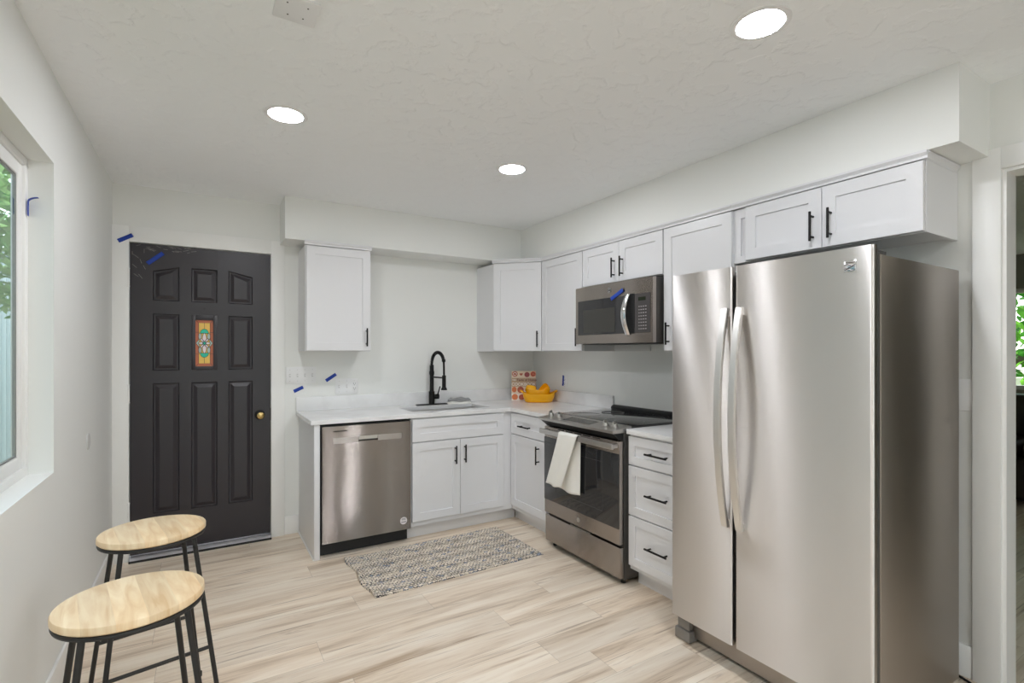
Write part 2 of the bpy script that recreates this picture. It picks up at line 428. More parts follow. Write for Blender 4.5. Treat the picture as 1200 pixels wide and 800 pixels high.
MB().box(-0.105, 0.105, -0.004, 0.004, 0.03, 2.09).build('glass_pane', 'glass', sw)

# soffits above the cabinets
b = MB()
b.box(0.479, XR, 3.83, YB, 2.152, ZC); b.box(2.42, XR, 0.755, 3.83, 2.152, ZC)
struct(b.build('soffit', 'wall'), 'white boxed soffit above the wall cabinets', 'soffit')

# baseboards
def bb(name, label, x0, x1, y0, y1):
    struct(MB().box(x0, x1, y0, y1, 0, 0.135, 0.003).build(name, 'trim'), label, 'baseboard')
bb('baseboard_back', 'short white baseboard between door casing and cabinet end panel', 0.5095, 0.6085, YB - 0.012, YB)
bb('baseboard_right', 'short white baseboard between refrigerator and doorway casing', XR - 0.013, XR, 0.8085, 1.62)
bb('baseboard_left', 'white baseboard low on the left wall', XL, XL + 0.012, YR, YB - 0.03)

# door casing: flat boards
b = MB()
b.box(XL + 0.0005, DX0, YB - 0.018, YB, 0, 2.178, 0.002); b.box(DX1, 0.508, YB - 0.018, YB, 0, 2.178, 0.002)
b.box(DX0, DX1, YB - 0.018, YB, DZ, 2.178, 0.002)
b.box(DX0 - 0.019, DX0, YB, YB + 0.13, 0, DZ); b.box(DX1, DX1 + 0.019, YB, YB + 0.13, 0, DZ); b.box(DX0, DX1, YB, YB + 0.13, DZ, DZ + 0.019)
struct(b.build('trim_1', 'trim'), 'flat white casing around the black door', 'door casing')
# opening casing on the right wall
b = MB()
b.box(XR - 0.018, XR, OY1, 0.806, 0, 2.178, 0.002); b.box(XR - 0.018, XR, OY0 - 0.09, OY0, 0, 2.178, 0.002)
b.box(XR - 0.018, XR, OY0, OY1, OZ, 2.178, 0.002)
b.box(XR + WT, XR + WT + 0.018, OY1, 0.806, 0, 2.178, 0.002); b.box(XR + WT, XR + WT + 0.018, OY0 - 0.09, OY0, 0, 2.178, 0.002)
b.box(XR + WT, XR + WT + 0.018, OY0, OY1, OZ, 2.178, 0.002)
b.box(XR, XR + WT, OY1 - 0.012, OY1, 0, OZ); b.box(XR, XR + WT, OY0, OY0 + 0.012, 0, OZ); b.box(XR, XR + WT, OY0 + 0.012, OY1 - 0.012, OZ - 0.012, OZ)
struct(b.build('trim_2', 'trim'), 'white casing and jamb of the open doorway on the right', 'doorway casing')

# window in the left wall
wn = struct(thing('window_1', None, None, (XL - 0.075, 0, 0)), 'white framed window in the left wall recess', 'window')
b = MB()
def wframe(b, d0, d1, x0, x1):
    y0, y1, z0, z1 = WY0 + d0, WY1 - d0, WZ0 + d0, WZ1 - d0
    k = d1 - d0
    b.box(x0, x1, y0, y0 + k, z0, z1, 0.003); b.box(x0, x1, y1 - k, y1, z0, z1, 0.003)
    b.box(x0, x1, y0 + k, y1 - k, z0, z0 + k, 0.003); b.box(x0, x1, y0 + k, y1 - k, z1 - k, z1, 0.003)
wframe(b, 0.0, 0.032, -0.036, 0.0)
b.build('window_frame', 'trim', wn)
b = MB(); wframe(b, 0.032, 0.082, -0.030, -0.010); b.build('window_sash', 'trim', wn)
b = MB(); wframe(b, 0.082, 0.09, -0.024, -0.014); b.build('spacer', mat('spacer', srgb(120, 122, 120), 0.5), wn)
MB().box(-0.018, -0.015, WY0 + 0.083, WY1 - 0.083, WZ0 + 0.083, WZ1 - 0.083).build('glass_pane', glass_mat('green_tinted_glass', (0.86, 0.92, 0.88)), wn)

# ------------------------------------------------------------------ next room and outdoors
b = MB()
b.box(XF, XF + 0.14, YR, 0.9, 0, ZC); b.box(XF, XF + 0.14, 2.9, YB, 0, ZC); b.box(XF, XF + 0.14, 0.9, 2.9, 0, 0.94); b.box(XF, XF + 0.14, 0.9, 2.9, 2.07, ZC)
struct(b.build('wall_far', mat('grey_wall_paint', srgb(150, 150, 142), 0.6)), 'grey wall of the next room seen through the doorway', 'wall')
w3 = struct(thing('window_3', None, None, (XF + 0.05, 1.9, 0.94)), 'window of the next room with green leaves outside', 'window')
b = MB()
b.box(-0.03, 0.03, -1.0, -0.95, 0, 1.13, 0.003); b.box(-0.03, 0.03, 0.95, 1.0, 0, 1.13, 0.003)
b.box(-0.03, 0.03, -0.95, 0.95, 0, 0.05, 0.003); b.box(-0.03, 0.03, -0.95, 0.95, 1.08, 1.13, 0.003)
b.build('frame', 'trim', w3)
MB().box(-0.003, 0.003, -0.95, 0.95, 0.05, 1.08).build('glass_pane', 'glass', w3)
# sofa
M['sofa'] = mat('dark_brown_leather', srgb(48, 42, 36), 0.45)
sf = thing('sofa', 'dark sofa in the next room seen through the doorway', 'sofa', (6.55, 1.5, 0))
MB().box(-0.42, 0.42, -0.86, 0.86, 0.05, 0.42, 0.04, 3).build('base', 'sofa', sf)
for y in (-0.41, 0.41): MB().box(-0.42, 0.2, y - 0.4, y + 0.4, 0.42, 0.56, 0.05, 3).build('seat_cushion', 'sofa', sf)
for y in (-0.41, 0.41): MB().box(0.18, 0.42, y - 0.4, y + 0.4, 0.52, 0.95, 0.07, 3).build('back_cushion', 'sofa', sf)
for y in (-0.97, 0.97): MB().box(-0.44, 0.42, y - 0.1, y + 0.1, 0.05, 0.66, 0.06, 3).build('armrest', 'sofa', sf)
# outdoors
M['patio'] = mat('bounce_concrete', srgb(206, 202, 203), 0.9)
struct(MB().box(-12, 14, -16, YR - 0.2, -0.11, -0.05).build('ground', 'patio'), 'pale concrete patio added behind the house to bounce sunlight indoors', 'ground')  # pale surface added out of view to throw sunlight up to the ceiling
M['lawn'] = mat('lawn', srgb(104, 112, 78), 0.9); add_bump(M['lawn'], 40, 0.6, 0.03)
struct(MB().box(-40, 40, -40, 40, -0.3, -0.12).build('ground', 'lawn'), 'green lawn outside the windows', 'ground')
def leaf_cloud(name, n, centre, rad, size, m, parent):
    bm = bmesh.new()
    for i in range(n):
        while True:
            p = Vector((random.uniform(-1, 1), random.uniform(-1, 1), random.uniform(-1, 1)))
            if p.length < 1: break
        p = Vector((p.x * rad[0], p.y * rad[1], p.z * rad[2])) + Vector(centre)
        sz = size * random.uniform(0.6, 1.3)
        q = Matrix.Rotation(random.uniform(0, 6.28), 4, 'Z') @ Matrix.Rotation(random.uniform(-1.2, 1.2), 4, 'X') @ Matrix.Rotation(random.uniform(-0.6, 0.6), 4, 'Y')
        vs = [bm.verts.new(p + q @ Vector((a * sz, c * sz, d * sz))) for a, c, d in ((0, -0.5, 0), (0.26, -0.1, 0.05), (0.18, 0.25, 0.03), (0, 0.55, -0.06), (-0.18, 0.25, 0.03), (-0.26, -0.1, 0.05))]
        f = bm.faces.new(vs); f.material_index = random.randint(0, len(m) - 1)
    me = bpy.data.meshes.new(name); bm.to_mesh(me); bm.free()
    for x in m: me.materials.append(x)
    o = bpy.data.objects.new(name, me); C.objects.link(o); o.parent = parent
    o['kind'] = 'stuff'
    return o
def leafm(name, c):
    m = mat(name, c, 0.5)
    nt = m.node_tree; b = B(m); tl = nt.nodes.new('ShaderNodeBsdfTranslucent'); tl.inputs[0].default_value = (*[min(1, k * 1.5) for k in c], 1)
    mx = nt.nodes.new('ShaderNodeMixShader'); mx.inputs[0].default_value = 0.4
    nt.links.new(b.outputs[0], mx.inputs[1]); nt.links.new(tl.outputs[0], mx.inputs[2]); nt.links.new(mx.outputs[0], nt.nodes['Material Output'].inputs[0])
    return m
LV = [leafm('leaf_a', srgb(96, 160, 48)), leafm('leaf_b', srgb(130, 190, 70)), leafm('leaf_c', srgb(60, 120, 40))]
M['bark'] = mat('bark', srgb(96, 84, 72), 0.9); add_bump(M['bark'], 30, 0.6, 0.01)
tr = thing('maple_tree', 'leafy green tree outside the window of the next room', 'tree', (10.2, 2.9, -0.12))
MB().tube([(0.3, 0, 0), (0.25, -0.05, 1.0), (0.1, -0.15, 1.5), (-0.2, -0.3, 2.2), (-0.2, -0.5, 3.2)], [0.17, 0.14, 0.12, 0.1, 0.06], 12).build('trunk', 'bark', tr)
MB().tube([(0.15, -0.12, 1.45), (-0.1, -0.55, 1.35), (-0.3, -1.1, 1.05), (-0.3, -1.5, 1.0)], [0.09, 0.075, 0.06, 0.03], 10).build('branch', 'bark', tr)
MB().tube([(0.15, -0.12, 1.5), (0.0, 0.5, 1.9), (-0.3, 1.1, 2.3)], [0.08, 0.06, 0.03], 10).build('branch', 'bark', tr)
leaf_cloud('foliage', 2600, (-0.1, -0.3, 2.3), (1.5, 2.3, 1.5), 0.17, LV, tr)
# seen at a glancing angle through the left window: a shed and a bush
M['shed'] = mat('blue_grey_siding', srgb(128, 144, 154), 0.7)
sh = thing('garden_fence', 'tall blue grey board fence outside the left window', 'fence', (-2.1, 0.0, -0.12))
b = MB()
for i in range(64):
    b.box(-0.012, 0.010, -4.0 + i * 0.2, -4.0 + i * 0.2 + 0.19, 0.05, 2.75, 0.003)
b.build('boards', 'shed', sh)
for i in range(6): MB().box(-0.11, -0.012, -3.95 + i * 2.4, -3.85 + i * 2.4, 0, 2.7, 0.004).build('post', 'shed', sh)
for z in (0.4, 1.4, 2.4): MB().box(-0.05, -0.0125, -3.8, 8.6, z, z + 0.09, 0.003).build('rail', 'shed', sh)
bu = thing('garden_tree', 'small green tree by the fence outside the left window', 'tree', (-1.2, 6.3, -0.12))
MB().tube([(-0.2, 0, 0), (-0.18, 0, 1.2), (-0.1, 0.05, 2.6)], [0.05, 0.04, 0.02], 8).build('stem', 'bark', bu)
leaf_cloud('foliage', 1500, (-0.2, 0, 2.6), (0.5, 0.8, 0.9), 0.13, [leafm('leaf_d', srgb(110, 150, 90)), leafm('leaf_e', srgb(140, 172, 112))], bu)

# ------------------------------------------------------------------ black entry door
YD = YB - 0.002        # door face
M['doorblack'] = mat('black_door_paint', srgb(42, 37, 42), 0.36); add_bump(M['doorblack'], 50, 0.05)
dr = struct(thing('door_1', None, None, (0, YD, 0)), 'black panelled entry door with a stained glass light', 'door')
def door_slab():
    # front face as a grid with sunk, raised-field panels
    ux = [-0.415, -0.292, -0.145, -0.077, 0.077, 0.145, 0.298, 0.415]
    uz = [0.035, 0.288, 1.153, 1.237, 1.616, 1.703, 1.935, 2.074]
    t = bmesh.new(); V = {}
    def v(x, y, z):
        k = (round(x, 5), round(y, 5), round(z, 5))
        if k not in V: V[k] = t.verts.new(k)
        return V[k]
    def arch(i, x, z):      # top row panels: outer two fall away outwards
        return z
    for i in range(7):
        for j in range(7):
            x0, x1, z0, z1 = ux[i], ux[i + 1], uz[j], uz[j + 1]
            if i in (1, 3, 5) and j in (1, 3, 5):
                if i == 3 and j == 3: continue
                zl = zr = z1
                if j == 5 and i == 1: zl = z1 - 0.036
                if j == 5 and i == 5: zr = z1 - 0.036
                if zl != z1 or zr != z1:   # wedge filling the gap above the sloping top
                    if zl != z1: t.faces.new((v(x0, 0, zl), v(x1, 0, z1), v(x0, 0, z1)))
                    else: t.faces.new((v(x0, 0, z1), v(x1, 0, zr), v(x1, 0, z1)))
                def rg(d, y): return [(x0 + d, y, z0 + d), (x1 - d, y, z0 + d), (x1 - d, y, zr - d), (x0 + d, y, zl - d)]
                rings = [[v(*p) for p in rg(0, 0)], [v(*p) for p in rg(0.006, 0.010)], [v(*p) for p in rg(0.014, 0.011)],
                         [v(*p) for p in rg(0.036, 0.002)]]
                for A, Bq in zip(rings, rings[1:]):
                    for k in range(4): t.faces.new((A[k], A[(k + 1) % 4], Bq[(k + 1) % 4], Bq[k]))
                t.faces.new(rings[-1])
            else:
                t.faces.new((v(x0, 0, z0), v(x1, 0, z0), v(x1, 0, z1), v(x0, 0, z1)))
    # the hole for the glass: side walls
    hx0, hx1, hz0, hz1 = ux[3], ux[4], uz[3], uz[4]
    H = [(hx0, hz0), (hx1, hz0), (hx1, hz1), (hx0, hz1)]
    for k in range(4):
        a, c = H[k], H[(k + 1) % 4]
        t.faces.new((v(a[0], 0, a[1]), v(c[0], 0, c[1]), v(c[0], 0.044, c[1]), v(a[0], 0.044, a[1])))
    O = [(ux[0], uz[0]), (ux[-1], uz[0]), (ux[-1], uz[-1]), (ux[0], uz[-1])]
    for k in range(4):
        a, c = O[k], O[(k + 1) % 4]
        v0, v1, v2, v3 = t.verts.new((a[0], 0, a[1])), t.verts.new((c[0], 0, c[1])), t.verts.new((c[0], 0.044, c[1])), t.verts.new((a[0], 0.044, a[1]))
        t.faces.new((v0, v1, v2, v3))
        b0, b1 = t.verts.new((H[k][0], 0.044, H[k][1])), t.verts.new((H[(k + 1) % 4][0], 0.044, H[(k + 1) % 4][1]))
        t.faces.new((v3, v2, b1, b0))
    bmesh.ops.remove_doubles(t, verts=t.verts[:], dist=1e-5)
    bmesh.ops.recalc_face_normals(t, faces=t.faces[:])
    m = MB(); m._join(t); return m
door_slab().build('door_panel', 'doorblack', dr, ang=12)
# worn scratches at the upper hinge corner
b = MB()
random.seed(3)
for i in range(26):
    x = random.uniform(-0.40, -0.05) if i < 18 else random.uniform(-0.405, -0.33); z = random.uniform(2.035, 2.068) if i < 18 else random.uniform(1.85, 2.03)
    l = random.uniform(0.006, 0.022); a = random.uniform(-0.5, 0.5) if i < 18 else random.uniform(0.6, 1.6)
    b.box(-l, l, -0.0006, 0.0002, -0.0009, 0.0009, M4=Matrix.Translation((x, 0, z)) @ Matrix.Rotation(a, 4, 'Y'))
b.build('paint_scratches', mat('bare_scratch', srgb(150, 147, 140), 0.7), dr)
# inset frame and stained glass
b = MB()
gx0, gx1, gz0, gz1 = -0.0525, 0.0525, 1.262, 1.582
for (x0, x1, z0, z1) in ((-0.0765, gx0, 1.2375, 1.6155), (gx1, 0.0765, 1.2375, 1.6155), (gx0, gx1, 1.2375, gz0), (gx0, gx1, gz1, 1.6155)):
    b.box(x0, x1, -0.004, 0.03, z0, z1, 0.0015)
fr = b.build('glass_frame', 'doorblack', dr)
b = MB()
for x in (-0.066, 0.066):
    for z in (1.29, 1.555): b.cyl((x, -0.0055, z), (x, -0.003, z), 0.0028, seg=10)
b.build('screw', 'slot', fr)
def stain(name, c):
    m = mat(name, c, 0.25)
    nt = m.node_tree; bd = B(m); tl = nt.nodes.new('ShaderNodeBsdfTranslucent'); tl.inputs[0].default_value = (*c, 1)
    mx = nt.nodes.new('ShaderNodeMixShader'); mx.inputs[0].default_value = 0.12
    nt.links.new(bd.outputs[0], mx.inputs[1]); nt.links.new(tl.outputs[0], mx.inputs[2]); nt.links.new(mx.outputs[0], nt.nodes['Material Output'].inputs[0])
    return m
SG = [stain('glass_orange', srgb(204, 112, 74)), stain('glass_yellow', srgb(250, 206, 96)), stain('glass_teal', srgb(40, 205, 170)),
      stain('glass_white', srgb(248, 232, 230)), stain('glass_grey', srgb(190, 208, 196))]
b = MB(); cz = (gz0 + gz1) / 2
b.box(gx0, gx1, 0.010, 0.013, gz0, gz1, mi=0)
b.box(-0.034, 0.034, 0.0088, 0.0100, gz0 + 0.02, gz1 - 0.02, mi=1)
def petal(cx, czz, a, c, ang, mi, y=0.008, n=20, point=1.0):
    pts = []
    for k in range(n):
        th = 2 * PI * k / n
        px_, pz_ = a * math.cos(th), c * math.sin(th) * (1 - 0.35 * point * math.cos(th))
        pts.append((cx + px_ * math.cos(ang) - pz_ * math.sin(ang), czz + px_ * math.sin(ang) + pz_ * math.cos(ang)))
    return pts
def piece(pts, mi, y=0.0078): b.prism(pts, y, y + 0.001, 'y', mi=mi)
leads = []
def both(pts, mi, y=0.0078): piece(pts, mi, y); leads.append([(p[0], y - 0.0004, p[1]) for p in pts])
for sgn in (1, -1):
    both([(0.025 * math.cos(t_), cz + sgn * (0.068 + 0.03 * math.sin(t_))) for t_ in [PI * k / 14 for k in range(15)]] , 2)
    both(petal(0, cz + sgn * 0.042, 0.030, 0.0115, sgn * PI / 2, 3), 3, 0.0068)
    for sx in (1, -1):
        both(petal(sx * 0.026, cz + sgn * 0.047, 0.022, 0.009, PI / 2, 4, point=0), 4, 0.0074)
        both(petal(sx * 0.014, cz + sgn * 0.020, 0.016, 0.006, math.atan2(sgn, sx), 3, point=0.3), 3, 0.0064)
for sx in (1, -1):
    both([(sx * 0.026, cz + 0.026), (sx * 0.038, cz + 0.018), (sx * 0.049, cz), (sx * 0.038, cz - 0.018), (sx * 0.026, cz - 0.026), (sx * 0.036, cz)][::sx], 4, 0.0072)
    both(petal(sx * 0.021, cz, 0.0155, 0.008, 0 if sx > 0 else PI, 3), 3, 0.006)
both([(0.0105 * math.cos(2 * PI * k / 16), cz + 0.0105 * math.sin(2 * PI * k / 16)) for k in range(16)], 2, 0.0054)
pane = b.build('stained_glass', SG, dr)
b = MB()
for p in leads: b.tube(p, 0.0013, 5, closed=True)
b.tube([(-0.034, 0.0085, gz0 + 0.02), (0.034, 0.0085, gz0 + 0.02), (0.034, 0.0085, gz1 - 0.02), (-0.034, 0.0085, gz1 - 0.02)], 0.0013, 5, closed=True)
b.tube([(0, 0.0085, gz0 + 0.02), (0, 0.0085, cz - 0.095)], 0.0012, 5); b.tube([(0, 0.0085, cz + 0.095), (0, 0.0085, gz1 - 0.02)], 0.0012, 5)
for sx in (1, -1):
    for z in (-0.075, 0.075): b.tube([(sx * 0.0525, 0.0095, cz + z), (sx * 0.03, 0.0085, cz + z)], 0.0012, 5)
    for z in (gz0, gz1): b.tube([(sx * 0.052, 0.0095, z), (sx * 0.034, 0.0085, z + (0.02 if z == gz0 else -0.02))], 0.0012, 5)
b.build('lead_came', 'slot', pane)
MB().cyl((0, -0.001, 1.660), (0, 0.001, 1.660), 0.0075, seg=16).build('peephole', 'blackplastic', dr)
b = MB()
Mx = Matrix.Translation((0.345, 0, 0.905)) @ Matrix.Rotation(R(90), 4, 'X')
b.lathe([(0, 0.0), (0.033, 0.0), (0.034, 0.003), (0.030, 0.009), (0.014, 0.012), (0.012, 0.03), (0.012, 0.034)], 32, Mx)
kr = b.build('knob_rose', 'black', dr)
MB().lathe([(0.012, 0.030), (0.018, 0.036), (0.026, 0.046), (0.0275, 0.056), (0.023, 0.066), (0.012, 0.070), (0, 0.071)], 32, Mx).build('knob', 'brass', kr)
b = MB()
MB().box(0.4155, 0.4175, -0.002, 0.03, 0.86, 0.95).build('latch_plate', 'black', dr)
for z in (1.845, 1.09, 0.322):
    b = MB(); b.cyl((-0.4205, -0.012, z - 0.055), (-0.4205, -0.012, z + 0.055), 0.0065, seg=12)
    b.box(-0.4205, -0.4162, -0.012, -0.0005, z - 0.05, z + 0.05)
    b.cyl((-0.4205, -0.012, z + 0.055), (-0.4205, -0.012, z + 0.062), 0.008, seg=12); b.cyl((-0.4205, -0.012, z - 0.062), (-0.4205, -0.012, z - 0.055), 0.008, seg=12)
    b.build('hinge', 'trim', dr)
ts = struct(thing('trim_3', None, None, (0, YD, 0)), 'bright metal threshold strip under the black door', 'threshold')
MB().box(-0.417, 0.417, -0.055, 0.11, 0.0, 0.012, 0.002).build('saddle', 'rubber', ts)
MB().prism([(-0.045, 0.012), (-0.002, 0.012), (-0.002, 0.033), (-0.012, 0.033), (-0.03, 0.022)], -0.414, 0.414, 'x').build('strip', 'alu', ts)

# ------------------------------------------------------------------ cabinet helpers (local frame: front faces -y)
def pull(x, z, vert, yf, parent, ln=0.135, drop='handle'):
    b = MB(); y = yf - 0.03; h = ln / 2
    a = (lambda t: (x, y, z + t)) if vert else (lambda t: (x + t, y, z))
    b.cyl(a(-h), a(h), 0.0058, seg=14, bev=0.001)
    for t in (-h + 0.02, h - 0.02):
        p = a(t); b.cyl((p[0], yf + 0.0005, p[2]), (p[0], y, p[2]), 0.0048, seg=12)
    return b.build('handle', 'black', parent)
def front(name, x0, x1, z0, z1, yf, parent, rail=0.058):
    return MB().shaker(x0, x1, z0, z1, yf, rail=rail).build(name, 'cab', parent)
def carcass(b, x0, x1, yf, yb, z0, z1, under=True):
    t = 0.016
    b.box(x0, x0 + t, yf, yb, z0, z1); b.box(x1 - t, x1, yf, yb, z0, z1)
    b.box(x0 + t, x1 - t, yf, yb, z1 - t, z1)
    zb = z0 + (0.012 if under else 0)
    b.box(x0 + t, x1 - t, yf + 0.019, yb, zb, zb + t)
    b.box(x0 + t, x1 - t, yb - 0.006, yb, zb + t, z1 - t)
    b.box(x0 + t, x1 - t, yf, yf + 0.019, z0, z0 + 0.035); b.box(x0 + t, x1 - t, yf, yf + 0.019, z1 - 0.05, z1 - t)
    b.box(x0 + t, x0 + 0.036, yf, yf + 0.019, z0 + 0.035, z1 - 0.05); b.box(x1 - 0.036, x1 - t, yf, yf + 0.019, z0 + 0.035, z1 - 0.05)
    b.box(x0 + 0.036, x1 - 0.036, yf + 0.012, yf + 0.018, z0 + 0.035, z1 - 0.05)
CROWN = [(0.0, 2.118), (-0.010, 2.118), (-0.010, 2.128), (-0.020, 2.140), (-0.020, 2.149), (0.0, 2.149)]
def crown(x0, x1, yf, parent):
    return MB().prism([(yf + y, z) for y, z in CROWN], x0, x1, 'x').build('crown_moulding', 'cab', parent)

# ---- upper cabinets
UZ0, UZ1 = 1.367, 2.117
# left of sink (local x = world x, origin at its front-left bottom on back wall)
c1 = thing('wall_cabinet', 'single door white wall cabinet beside the black entry door', 'cabinet', (0, 0, 0))
b = MB(); carcass(b, 0.606, 1.066, 3.81, 4.108, UZ0, UZ1); b.build('body', 'cab', c1)
d = front('door', 0.612, 1.062, UZ0 + 0.004, UZ1 - 0.004, 3.789, c1); pull(1.030, 1.47, True, 3.789, d)
crown(0.600, 1.072, 3.80, c1)
# corner diagonal cabinet
c2 = thing('corner_wall_cabinet', 'white corner wall cabinet with an angled door', 'cabinet', (2.122, 3.803, 0), R(-45))
P = [(2.122, 4.108), (2.122, 3.803), (2.428, 3.497), (2.733, 3.497), (2.733, 4.108)]
inv = Matrix.Rotation(R(45), 4, 'Z') @ Matrix.Translation((-2.122, -3.803, 0))
Pl = [(inv @ Vector((x, y, 0))).to_2d()[:] for x, y in P]
W2 = Pl[2][0]
MB().prism(Pl, UZ0, UZ1, 'z').build('body', 'cab', c2)
d = front('door', 0.006, W2 - 0.012, UZ0 + 0.004, UZ1 - 0.004, -0.021, c2); pull(W2 - 0.045, 1.47, True, -0.021, d)
crown(-0.006, W2 - 0.012, -0.012, c2)
# right wall run: local frame rot -90deg, origin at (0,0): local x = -world y, local y = world x
RW = R(-90)
XFR = 2.427; XD = 2.406      # face frame and door face (world x)
def rcab(name, label, y0, y1, z0, z1):
    """y0 > y1 world; returns empty at its far bottom front corner"""
    e = thing(name, label, 'cabinet', (XFR, y0, z0), RW)
    b = MB(); carcass(b, 0.0, y0 - y1, 0.0, 2.733 - XFR, 0.0, z1 - z0); b.build('body', 'cab', e)
    return e
def rcrown(e, y0, y1, z0):
    MB().prism([(y - 0.010, z - z0) for y, z in CROWN], -0.0, y0 - y1, 'x').build('crown_moulding', 'cab', e)
DF = XD - XFR
e = rcab('wall_cabinet', 'single door white wall cabinet between corner cabinet and microwave', 3.490, 2.958, UZ0, UZ1)
d = front('door', 0.004, 0.528, 0.004, UZ1 - UZ0 - 0.004, DF, e); pull(0.490, 0.105, True, DF, d); rcrown(e, 3.490, 2.958, UZ0)
e = rcab('wall_cabinet', 'short two door white wall cabinet above the microwave', 2.956, 2.180, 1.838, UZ1)
hw = (2.956 - 2.180) / 2
d = front('door', 0.004, hw - 0.0015, 0.004, UZ1 - 1.838 - 0.004, DF, e); pull(hw - 0.042, 0.1, True, DF, d)
d = front('door', hw + 0.0015, 2 * hw - 0.004, 0.004, UZ1 - 1.838 - 0.004, DF, e); pull(hw + 0.038, 0.1, True, DF, d); rcrown(e, 2.956, 2.180, 1.838)
e = rcab('wall_cabinet', 'tall white wall cabinet half hidden by the refrigerator', 2.178, 1.704, UZ0, UZ1)
d = front('door', 0.004, 0.470, 0.004, UZ1 - UZ0 - 0.004, DF, e); pull(0.046, 0.105, True, DF, d); rcrown(e, 2.178, 1.704, UZ0)
e = rcab('wall_cabinet', 'wide two door white wall cabinet above the refrigerator', 1.702, 0.858, 1.833, UZ1)
y0 = 1.702
d = front('door', 0.074, y0 - 1.2455, 0.004, UZ1 - 1.833 - 0.004, DF, e); pull(y0 - 1.281, 0.105, True, DF, d)
d = front('door', y0 - 1.2425, y0 - 0.862, 0.004, UZ1 - 1.833 - 0.004, DF, e); pull(y0 - 1.203, 0.105, True, DF, d)
rcrown(e, 1.702, 0.848, 1.833)
MB().prism([(0.844 - y - 0.010, z - 1.833) for y, z in CROWN], 0.0, 2.733 - XFR, 'y').build('crown_moulding', 'cab', e)

# ---- base cabinets
YF = 3.502; CZ = 0.884
def toe(b, x0, x1, y, yb): b.box(x0, x1, y, yb, 0.0, 0.1)
c = thing('sink_base_cabinet', 'white two door base cabinet under the kitchen sink', 'cabinet', (0, 0, 0))
b = MB()
b.box(1.270, 1.288, YF, 4.108, 0.1, CZ); b.box(2.04, 2.122, YF, YF + 0.02, 0.1, CZ); b.box(2.02, 2.04, YF, 4.108, 0.1, CZ)
b.box(1.288, 2.02, YF, 4.108, 0.1, 0.118); b.box(1.288, 2.02, 4.09, 4.108, 0.118, CZ)
b.box(1.288, 2.02, YF, YF + 0.02, 0.118, 0.15); b.box(1.288, 2.02, YF, YF + 0.02, 0.845, CZ); b.box(1.288, 2.02, YF, YF + 0.02, 0.69, 0.725)
b.box(1.288, 1.30, YF, YF + 0.02, 0.15, 0.845); b.box(2.005, 2.02, YF, YF + 0.02, 0.15, 0.845); b.box(1.64, 1.67, YF, YF + 0.02, 0.15, 0.69)
b.build('body', 'cab', c)
MB().box(1.262, 2.19, 3.568, 3.584, 0.0, 0.1, 0.001).build('toe_kick', 'cab', c)
front('drawer_front', 1.277, 2.036, 0.711, 0.874, YF - 0.021, c)
d = front('door', 1.277, 1.6535, 0.137, 0.704, YF - 0.021, c); pull(1.611, 0.593, True, YF - 0.021, d)
d = front('door', 1.6565, 2.036, 0.137, 0.704, YF - 0.021, c); pull(1.689, 0.596, True, YF - 0.021, d)
XB = 2.127                 # face frame of the right run
c = thing('base_cabinet', 'narrow white base cabinet in the corner beside the range', 'cabinet', (XB, 3.500, 0), RW)
b = MB()
b.box(0.0, 0.536, 0.0, 0.02, 0.1, CZ); b.box(0.516, 0.536, 0.02, 0.605, 0.1, CZ); b.box(0.0, 0.516, 0.02, 0.605, 0.1, 0.118); b.box(0.0, 0.02, 0.02, 0.605, 0.118, CZ)
b.build('body', 'cab', c)
MB().box(-0.066, 0.536, 0.068, 0.084, 0.0, 0.1, 0.001).build('toe_kick', 'cab', c)
d = front('drawer', 0.012, 0.505, 0.711, 0.874, -0.021, c); pull(0.235, 0.785, False, -0.021, d, 0.15)
d = front('door', 0.012, 0.505, 0.137, 0.704, -0.021, c); pull(0.413, 0.60, True, -0.021, d)
c = thing('drawer_cabinet', 'white three drawer base cabinet between range and refrigerator', 'cabinet', (XB, 2.172, 0), RW)
b = MB()
b.box(0.0, 0.468, 0.0, 0.605, 0.1, CZ)
b.build('body', 'cab', c)
MB().box(0.0, 0.468, 0.066, 0.605, 0.0, 0.0995, 0.001).build('toe_kick', 'cab', c)
for z0, z1 in ((0.711, 0.874), (0.421, 0.704), (0.128, 0.414)):
    d = front('drawer', 0.005, 0.463, z0, z1, -0.021, c, rail=0.05); pull(0.234, (z0 + z1) / 2 + 0.002, False, -0.021, d, 0.155)
# end panel beside the dishwasher
pn = thing('cabinet_end_panel', 'tall white end panel standing left of the dishwasher', 'panel', (0.61, 3.487, 0))
MB().box(0.0, 0.036, 0.0, 0.621, 0.0, CZ, 0.0015).build('board', 'cab', pn)
MB().box(-0.008, 0.0, 0.004, 0.62, 0.0, 0.012, 0.002).build('shoe_strip', 'trim', pn)

